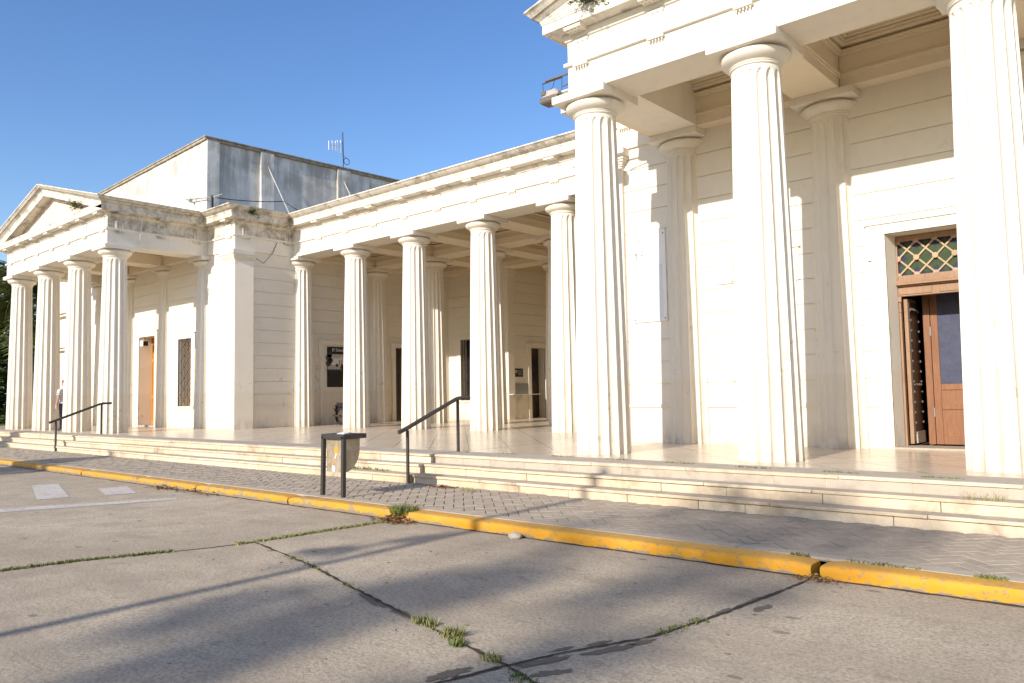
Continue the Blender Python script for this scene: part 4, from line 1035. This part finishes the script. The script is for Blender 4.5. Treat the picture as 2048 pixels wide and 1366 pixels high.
leaves('small dry leaf heap in the gutter left of the bin', 8.6, -8.92, ZR, 70, .22, .06, .06, .04)
leaves('second dry leaf heap in the gutter left of the bin', 9.4, -8.9, ZR, 40, .2, .05, .05, .035)
leaves('third leaf heap in the gutter nearest the bin', 10.0, -8.92, ZR, 30, .14, .05, .04, .03)
leaves('small heap of dry leaves at the foot of the bottom step', 12.95, -6.93, ZP, 160, .12, .05, .03, .025)
leaves('sparse leaf crumbs strewn over the road', 16.0, -10.4, ZR, 90, 2.2, 1.1, .0, .016)
# stone by the kerb
bm = bmesh.new(); bmesh.ops.create_icosphere(bm, subdivisions=3, radius=1)
for v in bm.verts: v.co = Vector((v.co.x * .075, v.co.y * .05, v.co.z * .038)) * (1 + rng.uniform(-.08, .08))
me = bpy.data.meshes.new('stone'); bm.to_mesh(me); bm.free(); me.materials.append(plain('pale_stone', (.45, .40, .33), .9, .1, 0, .3, 30, .4))
o = bpy.data.objects.new('stone', me); COL.objects.link(o); o.location = (16.02, -8.92, ZR + .022); tag(o, 'pale loose stone lying in the gutter against the kerb', 'stone')
def leafy(label, loc, n, rad, hang=.0, cat='plant', size=.05):
    t = empty('cornice_plant', loc, label=label, cat=cat)
    st_ = MB(); lv = MB()
    for _ in range(n):
        a = rng.uniform(0, 2 * PI); el_ = rng.uniform(-.3, 1.2); L = rad * rng.uniform(.4, 1.1)
        d = Vector((math.cos(a) * math.cos(el_), math.sin(a) * math.cos(el_) - .3, math.sin(el_) - hang)).normalized(); pts = [Vector((0, 0, 0)), d * L * .5 + Vector((0, 0, .02)), d * L + Vector((0, 0, -.06 * L))]
        st_.tube(pts, [.006, .004, .002], 4)
        for k in range(9):
            p = pts[0].lerp(pts[2], rng.uniform(.25, 1.05)) + Vector((rng.gauss(0, .02), rng.gauss(0, .02), rng.gauss(0, .02))); s_ = size * rng.uniform(.5, 1.2)
            q = Matrix.Rotation(rng.uniform(0, 6.3), 3, 'Z') @ Matrix.Rotation(rng.uniform(-1.2, 1.2), 3, 'X')
            lv.add([p + q @ Vector(w_) for w_ in ((-s_, 0, 0), (0, -.35 * s_, .05 * s_), (s_, 0, 0), (0, .35 * s_, .05 * s_))], [(0, 1, 2, 3)])
    st_.build('stems', M_BARK, t); lv.build('leaves', M_GRASS if size > .045 else M_PLANT, t, fixn=False); return t
M_PLANT = leaf_mat('wall_weed', (.05, .085, .02), (.16, .19, .05))
leafy('bushy weed sprouting on the raking cornice of the left portico', (-3.75, -5.86, 6.72), 26, .40, size=.05)
leafy('small dark weed on the cornice of the corner pier', (-.40, -2.05, 6.62), 16, .24, .2, size=.044)
leafy('dry hanging weed on the pediment cornice of the right portico', (14.80, -5.66, 6.66), 34, .34, .35, size=.04)

# ------------------------------------------------------------------ flowers behind the loggia grille
fw_ = empty('flower_pot', (.95, Y2 + .16, .71), label='red flowers behind the bars of the loggia window', cat='flowers')
m = MB(); m.lathe([(.06, 0), (.09, .14), (.085, .14), (.06, .1)], 14); m.build('pot', M_STEEL, fw_)
m = MB(); M_RED = plain('red_petals', (.55, .03, .03), .6)
for _ in range(60):
    p = Vector((rng.gauss(0, .09), rng.gauss(0, .04), .22 + rng.random() * .25)); s_ = .035; q = Matrix.Rotation(rng.uniform(0, 6), 3, 'Z') @ Matrix.Rotation(rng.uniform(-1.4, 1.4), 3, 'X')
    m.add([p + q @ Vector(w_) for w_ in ((-s_, 0, 0), (0, -s_, 0), (s_, 0, 0), (0, s_, 0))], [(0, 1, 2, 3)])
m.build('blooms', M_RED, fw_, fixn=False)
m = MB(); blades(m, 0, 0, .1, 50, .06, .1, .3, .6, .012); m.build('leaves', M_GRASS, fw_, fixn=False)

# ------------------------------------------------------------------ motorcycle parked behind the first colonnade column
mc = empty('motorcycle', (.20, 1.18, .004), 0, label='black motorcycle parked behind a loggia column with red tail light showing', cat='motorcycle')
M_TYRE = plain('tyre_rubber', (.02, .02, .02), .85); M_CHROME = plain('chrome', (.6, .6, .6), .2, .5, 1, .05); M_BPAINT = plain('black_paint', (.02, .02, .022), .25, .5); M_REDL = plain('red_lens', (.65, .03, .02), .2, .5); M_AMB = plain('amber_lens', (.85, .35, .02), .2, .5); M_PLATE = plain('number_plate', (.62, .63, .64), .4)
for x_ in (-.56, .58):
    m = MB(); n_ = 28; mn = 10; vs = []; fs = []
    for i in range(n_):
        a = 2 * PI * i / n_
        for j in range(mn):
            b = 2 * PI * j / mn; r_ = .245 + .042 * math.cos(b); vs.append((x_ + r_ * math.cos(a), .042 * math.sin(b), .285 + r_ * math.sin(a)))
    for i in range(n_):
        for j in range(mn): fs.append((i * mn + j, ((i + 1) % n_) * mn + j, ((i + 1) % n_) * mn + (j + 1) % mn, i * mn + (j + 1) % mn))
    m.add(vs, fs); w = m.build('wheel', M_TYRE, mc, smooth=60)
    m = MB(); m.lathe([(.05, -.04), (.05, .04)], 14, (x_, 0, .285), 'y')
    for i in range(18): a = 2 * PI * i / 18; m.tube([(x_ + .05 * math.cos(a), .02 * (-1) ** i, .285 + .05 * math.sin(a)), (x_ + .21 * math.cos(a + .2), 0, .285 + .21 * math.sin(a + .2))], .003, 4)
    m.build('spokes', M_CHROME, w)
m = MB(); m.tube([(.58, .07, .285), (.42, .07, .78)], .018, 8); m.tube([(.58, -.07, .285), (.42, -.07, .78)], .018, 8); m.build('fork', M_CHROME, mc, smooth=50)
m = MB(); m.tube([(.40, 0, .74), (.1, 0, .30), (-.15, 0, .27), (-.2, 0, .55), (.38, 0, .68)], .02, 8); m.tube([(-.56, .09, .285), (-.15, .09, .30)], .016, 8); m.tube([(-.56, -.09, .285), (-.15, -.09, .30)], .016, 8); m.tube([(-.2, .08, .58), (-.72, .08, .66)], .014, 8); m.tube([(-.2, -.08, .58), (-.72, -.08, .66)], .014, 8); m.build('frame', M_BPAINT, mc, smooth=50)
m = MB(); m.loft([[(cx_, w_ * math.cos(t_), .66 + h_ * math.sin(t_)) for t_ in [2 * PI * q / 14 for q in range(14)]] for cx_, w_, h_ in ((-.06, .06, .04), (0, .10, .075), (.15, .125, .10), (.28, .11, .09), (.36, .05, .05))]); m.build('fuel_tank', plain('red_tank', (.35, .02, .02), .25, .5), mc, smooth=50)
m = MB(); m.loft([[(cx_, w_ * math.cos(t_), z_ + h_ * math.sin(t_)) for t_ in [2 * PI * q / 12 for q in range(12)]] for cx_, w_, h_, z_ in ((-.74, .05, .025, .72), (-.66, .10, .04, .70), (-.4, .12, .05, .67), (-.1, .10, .045, .64), (-.04, .06, .03, .64))]); m.build('seat', plain('black_vinyl', (.025, .025, .025), .5), mc, smooth=50)
m = MB(); m.box(-.08, .14, -.10, .10, .24, .42); m.lathe([(.075, -.13), (.08, 0), (.075, .13)], 16, (.03, 0, .32), 'y'); m.obox((.12, 0, .47), (.13, .13, .16), Matrix.Rotation(.35, 3, 'Y')); m.build('engine', M_GREYMETAL, mc, bevel=.012)
m = MB(); m.tube([(.14, -.11, .40), (.16, -.13, .22), (-.1, -.14, .2), (-.4, -.15, .26), (-.75, -.15, .33)], [.016, .018, .02, .035, .04], 10); m.build('exhaust', M_CHROME, mc, smooth=50)
m = MB(); m.tube([(.36, .34, .88), (.40, .14, .84), (.42, 0, .82), (.40, -.14, .84), (.36, -.34, .88)], .012, 8); hb_ = m.build('handlebar', M_CHROME, mc, smooth=50)
for sy in (1, -1):
    m = MB(); m.tube([(.38, .26 * sy, .87), (.37, .30 * sy, 1.02)], .006, 6); m.lathe([(.055, -.008), (.06, 0), (.055, .008)], 16, (.37, .31 * sy, 1.06), 'x'); m.build('mirror', M_BPAINT, mc, smooth=40)
m = MB(); m.lathe([(.02, -.09), (.07, -.06), (.085, .0), (.08, .01)], 18, (.50, 0, .72), 'x'); m.build('headlight', M_CHROME, mc, smooth=40)
for x_, a0, a1 in ((-.56, .5, 2.6), (.58, .9, 2.4)):
    m = MB(); rings = []
    for i in range(13):
        a = a0 + (a1 - a0) * i / 12; rr_ = .315; rings.append([(x_ + (rr_ + q) * math.cos(a), yy, .285 + (rr_ + q) * math.sin(a)) for yy, q in ((-.06, -.02), (-.04, .006), (.04, .006), (.06, -.02), (.035, -.004), (-.035, -.004))])
    m.loft(rings); m.build('mudguard', M_BPAINT, mc, smooth=40)
m = MB(); m.obox((-.80, 0, .635), (.05, .10, .07), Matrix.Rotation(-.2, 3, 'Y')); m.build('tail_light', M_REDL, mc, bevel=.012)
m = MB(); m.obox((-.83, 0, .52), (.008, .15, .10), Matrix.Rotation(.35, 3, 'Y')); m.build('number_plate', M_PLATE, mc)
m = MB(); m.obox((-.79, 0, .53), (.05, .09, .20), Matrix.Rotation(.3, 3, 'Y')); m.build('plate_bracket', M_BPAINT, mc, bevel=.01)
for sy in (1, -1):
    m = MB(); m.tube([(-.77, 0, .56), (-.79, .10 * sy, .54)], .008, 6); m.obox((-.80, .125 * sy, .535), (.05, .06, .04)); m.build('indicator', M_AMB, mc, bevel=.008)
m = MB(); m.tube([(-.05, .1, .25), (-.02, .24, .0)], .010, 6); m.build('kickstand', M_CHROME, mc)

# ------------------------------------------------------------------ person by the left portico
PX, PY = -6.62, -5.12
pr_ = empty('person', (PX, PY, .004), math.radians(112), label='person in checked short sleeved shirt and dark trousers standing among the left columns', cat='person')
M_SKIN = plain('skin', (.50, .29, .20), .55, .3); M_TROUS = plain('navy_trousers', (.018, .020, .030), .85, .1); M_HAIR = plain('dark_hair', (.025, .018, .014), .6); M_SHOE = plain('dark_shoes', (.03, .025, .02), .5)
def shirt_mat():
    k = NT('checked_shirt'); g_ = k.new('ShaderNodeTexCoord').outputs['Object']; x_, y_, z_ = k.sep(g_)[0:3]
    def stripes(v, f, w): return k.math('LESS_THAN', k.math('FRACT', k.math('MULTIPLY', v, f)), w)
    a = stripes(z_, 15, .3); b = stripes(x_, 14, .22)
    c = k.mix(k.math('MULTIPLY', k.math('ADD', a, b), .42), (.72, .69, .68), (.10, .09, .12)); return k.out(c, .85, .1)
M_SHIRT = shirt_mat()
def ell(cx, cy, z, a, b, n=16): return [(cx + a * math.cos(2 * PI * k / n), cy + b * math.sin(2 * PI * k / n), z) for k in range(n)]
def tor(gr): return [ell(0, 0 + oy, z, a + gr, b + gr) for z, a, b, oy in ((.80, .165, .105, .0), (.88, .165, .11, .0), (.98, .15, .10, 0), (1.10, .165, .105, .0), (1.24, .185, .11, 0), (1.33, .185, .095, .0), (1.385, .12, .07, 0), (1.41, .06, .055, 0))]
m = MB(); m.loft(tor(0)); m.loft([ell(0, .0, z, r_, r_, 12) for z, r_ in ((1.38, .056), (1.47, .05))])
hd = [(1.425, .035, .04, .03), (1.45, .055, .065, .02), (1.49, .068, .082, .012), (1.54, .074, .092, .004), (1.59, .073, .092, 0), (1.63, .060, .075, -.004), (1.655, .03, .04, -.006)]
m.loft([ell(0, oy, z, a, b) for z, a, b, oy in hd])
m.obox((0, .105, 1.515), (.022, .03, .035)); m.obox((0, .092, 1.47), (.045, .012, .012))
for sx in (1, -1): m.obox((.076 * sx, -.005, 1.52), (.014, .035, .055)); m.tube([(.03 * sx, .085, 1.54), (.03 * sx, .092, 1.54)], .011, 8)
for sx in (1, -1):
    m.tube([(.085 * sx, 0, .84), (.09 * sx, .015 * sx, .62), (.092 * sx, .02 * sx, .44), (.09 * sx, -.0 + .02 * sx, .25), (.09 * sx, .02 * sx, .06)], [.085, .078, .056, .054, .038], 12)
    m.tube([(.165 * sx, 0, 1.33), (.215 * sx, -.01, 1.20), (.232 * sx, -.015, 1.06), (.232 * sx, .03, .94), (.228 * sx, .07, .84)], [.052, .048, .040, .036, .026], 10)
    m.obox((.226 * sx, .085, .80), (.03, .065, .08))
    for q in range(4): m.tube([(.226 * sx, .058 + .019 * q, .765), (.224 * sx, .062 + .019 * q, .735 - .008 * (1 if q in (1, 2) else 0)), (.218 * sx, .058 + .019 * q, .705 - .008 * (1 if q in (1, 2) else 0))], .0085, 6)
    m.tube([(.22 * sx, .115, .80), (.21 * sx, .135, .77), (.205 * sx, .138, .745)], .0095, 6)
body = m.build('body', M_SKIN, pr_); rm = body.modifiers.new('join', 'REMESH'); rm.mode = 'VOXEL'; rm.voxel_size = .008; rm.use_smooth_shade = True
m = MB(); m.loft(tor(.012)[1:]); 
for sx in (1, -1): m.loft([[(cx_ * sx + r_ * math.cos(t_), r_ * math.sin(t_) - .005, z_ + sx * 0) for t_ in [2 * PI * q / 12 for q in range(12)]] for cx_, z_, r_ in ((.14, 1.345, .055), (.175, 1.325, .066), (.215, 1.22, .064), (.228, 1.13, .062))])
m.build('shirt', M_SHIRT, pr_, smooth=60)
m = MB(); m.loft([ell(0, 0, z, a, b) for z, a, b in ((.76, .17, .115), (.84, .178, .118), (.93, .168, .113))])
for sx in (1, -1): m.tube([(.085 * sx, 0, .84), (.09 * sx, .015 * sx, .62), (.092 * sx, .02 * sx, .44), (.09 * sx, .02 * sx, .25), (.09 * sx, .02 * sx, .05)], [.094, .09, .073, .068, .062], 12)
m.build('trousers', M_TROUS, pr_, smooth=60)
m = MB(); m.loft([ell(0, oy - .008, z, a + .008, b + .006) for z, a, b, oy in ((1.52, .070, .075, -.02), (1.56, .074, .086, -.008), (1.60, .073, .092, 0), (1.63, .062, .077, -.004), (1.66, .035, .045, -.006), (1.67, .01, .015, -.006))]); m.build('hair', M_HAIR, pr_, smooth=60)
for sx in (1, -1): m = MB(); m.loft([ell(.09 * sx, .05 + .02 * sx, z, a, b) for z, a, b in ((0, .048, .125), (.03, .048, .125), (.06, .042, .10), (.085, .035, .05))]); m.build('shoe', M_SHOE, pr_, smooth=50)

# ------------------------------------------------------------------ trees
def frond_palm(name, label, loc, h, n, L, seed, group=None, trunk_r=.16):
    r = random.Random(seed); t = empty(name, loc, label=label, cat='palm', group=group)
    m = MB(); m.tube([(r.uniform(-.03, .03) * k, r.uniform(-.03, .03) * k, h * k / 8) for k in range(9)], [trunk_r * (1.15 - .03 * k) for k in range(9)], 12); tip = Vector(m.v[-13]); m.build('trunk', M_BARK, t, smooth=60)
    c = MB(); top = Vector((0, 0, h))
    for i in range(n):
        a = r.uniform(0, 2 * PI); el_ = r.uniform(-.5, 1.25); l = L * r.uniform(.75, 1.1); d = Vector((math.cos(a), math.sin(a), 0)); pts = []
        p = top.copy(); e = el_
        for k in range(15):
            pts.append(p.copy()); p = p + (d * math.cos(e) + Vector((0, 0, math.sin(e)))) * l / 14; e -= (.10 + .06 * k / 14)
        side = Vector((-d.y, d.x, 0))
        for k in range(1, 14):
            for q in range(3):
                b = pts[k].lerp(pts[k + 1], q / 3) if k < 14 else pts[k]; ll = l * .26 * math.sin(PI * (k + q / 3) / 15) ** .6
                for sg in (1, -1):
                    e1 = b + (side * sg * .85 + d * .35 + Vector((0, 0, -.35 - r.random() * .35))) * ll; w = .022
                    c.add([b - d * w, b + d * w, e1.lerp(b, .4) + d * w - Vector((0, 0, -.03)), e1], [(0, 1, 2, 3)])
        c.tube(pts, [.02 - .001 * k for k in range(15)], 4)
    c.build('crown', M_PALM, t, fixn=False); return t
def clump_tree(name, label, loc, h, cz, rx, rz, n, seed, group=None, leaf=.10, trunk=.14, mat=None, cat='tree', lean=0.):
    r = random.Random(seed); t = empty(name, loc, label=label, cat=cat, group=group); m = MB()
    m.tube([(0, 0, 0), (r.uniform(-.1, .1), r.uniform(-.1, .1), h * .3), (r.uniform(-.15, .15) * rx, r.uniform(-.15, .15) * rx, cz - rz), (lean, 0, cz + rz * .5)], [trunk, trunk * .85, trunk * .6, trunk * .2], 10)
    cl = []
    for _ in range(max(8, n // 240)):
        a = r.uniform(0, 2 * PI); e = r.uniform(-1, 1); q = r.uniform(.35, 1.) ; cl.append((Vector((lean + rx * q * math.cos(a) * math.sqrt(1 - e * e * .8), rx * q * math.sin(a) * math.sqrt(1 - e * e * .8), cz + rz * e * q)), r.uniform(.22, .42) * rx))
    for c_, s_ in cl:
        if r.random() < .6: m.tube([(0, 0, cz - rz * .5 + r.random() * rz * .4), c_ * .5 + Vector((0, 0, cz * .45)), c_], [trunk * .35, trunk * .22, trunk * .08], 6)
    m.build('trunk', M_BARK, t, smooth=60); c = MB()
    for i in range(n):
        c_, s_ = cl[i % len(cl)]; v = Vector((r.gauss(0, 1), r.gauss(0, 1), r.gauss(0, .8))); v = v.normalized() * s_ * r.uniform(.4, 1.08) ** .6
        p = c_ + v; ls = leaf * r.uniform(.6, 1.3); q = Matrix.Rotation(r.uniform(0, 6.3), 3, 'Z') @ Matrix.Rotation(r.uniform(-1.3, 1.3), 3, 'X')
        c.add([p + q @ Vector(w_) for w_ in ((-ls, 0, 0), (-.1 * ls, -.42 * ls, .06 * ls), (ls, 0, -.05 * ls), (-.1 * ls, .42 * ls, .06 * ls))], [(0, 1, 2, 3)])
    c.build('crown', mat or M_LEAF, t, fixn=False); return t
frond_palm('palm_tree', 'palm with long drooping fronds beyond the left portico end', (-21.5, -1.6, -.3), 6.6, 46, 3.6, 5, trunk_r=.2)
clump_tree('dark_tree', 'dense dark tree behind the palm at the far left', (-29, 1.2, -.3), 8, 4.6, 3.2, 3.6, 9000, 8, leaf=.22, trunk=.2)
clump_tree('dark_tree', 'taller dark tree at the left edge above the roof line', (-33, -3.6, -.3), 9.5, 5.8, 4.0, 4.2, 9000, 18, leaf=.26, trunk=.24)
clump_tree('bush', 'low dark bush mass under the trees at the far left', (-36, 2.0, -.3), 2, 1.5, 6.5, 1.9, 7000, 41, leaf=.24, trunk=.1, cat='bush')
# street trees and lamp post on the far side of the road, behind the viewer: they cast the shade seen on road and pavement
GT = 'street trees across the road behind the viewer'; LT = 'street tree across the road whose shade falls toward the building'
clump_tree('street_tree', LT, (17.95, -47.5, -.5), 18, 16.1, .95, 1.3, 460, 31, GT, leaf=.20, trunk=.12)
clump_tree('street_tree', LT, (19.55, -48.5, -.5), 18, 17.0, .70, 1.1, 240, 32, GT, leaf=.18, trunk=.10)
clump_tree('street_tree', LT, (19.3, -49.0, -.5), 18.5, 18.3, 1.8, .26, 320, 36, GT, leaf=.20, trunk=.08)
clump_tree('street_tree', LT, (15.98, -26.0, -.5), 7.0, 7.0, .20, .20, 620, 33, GT, leaf=.07, trunk=.03, lean=-.36)
clump_tree('street_tree', LT, (16.0, -26.5, -.5), 7.6, 7.65, .15, .19, 560, 37, GT, leaf=.07, trunk=.03, lean=-.20)
clump_tree('street_tree', LT, (-6.2, -25.5, -.5), 9, 8.2, 1.3, .8, 1600, 34, GT, leaf=.2, trunk=.10)
clump_tree('street_tree', LT, (2.2, -26.5, -.5), 8, 8.0, 1.4, .35, 900, 35, GT, leaf=.2, trunk=.06)
lpst = empty('lamp_post', (15.91, -24.0, -.5), label='slim lamp post across the road casting a thin shadow line on the road', cat='lamp post')
m = MB(); m.tube([(0, 0, 0), (0, 0, 8.0)], [.075, .06], 10); m.build('post', M_RAIL, lpst); m = MB(); m.tube([(0, 0, 7.9), (.0, .0, 8.2)], .04, 8); m.obox((0, 0, 8.25), (.16, .5, .09)); m.build('lamp_head', M_RAIL, lpst)

# unseen wood added behind the viewer: it blocks low sky light from the porches
m = MB(); r_ = random.Random(77)
for i in range(9000):
    x_ = r_.uniform(-70, 90); h_ = 9.5 + 2.2 * math.sin(x_ * .31) + 1.5 * math.sin(x_ * .83 + 1); z_ = r_.random() ** .8 * h_; y_ = -47 - r_.random() * 5 * math.sin(min(1, z_ / h_ + .2) * PI / 1.3)
    l_ = r_.uniform(.35, .8); q = Matrix.Rotation(r_.uniform(0, 6.3), 3, 'Z') @ Matrix.Rotation(r_.uniform(-1.3, 1.3), 3, 'X')
    m.add([Vector((x_, y_, z_ - .5)) + q @ Vector(w_) for w_ in ((-l_, 0, 0), (-.1 * l_, -.5 * l_, 0), (l_, 0, 0), (-.1 * l_, .5 * l_, 0))], [(0, 1, 2, 3)])
tag(m.build('added_woods', M_LEAF, fixn=False), 'dark unseen belt of trees added across the road to block low sky light', 'woods', kind='stuff')
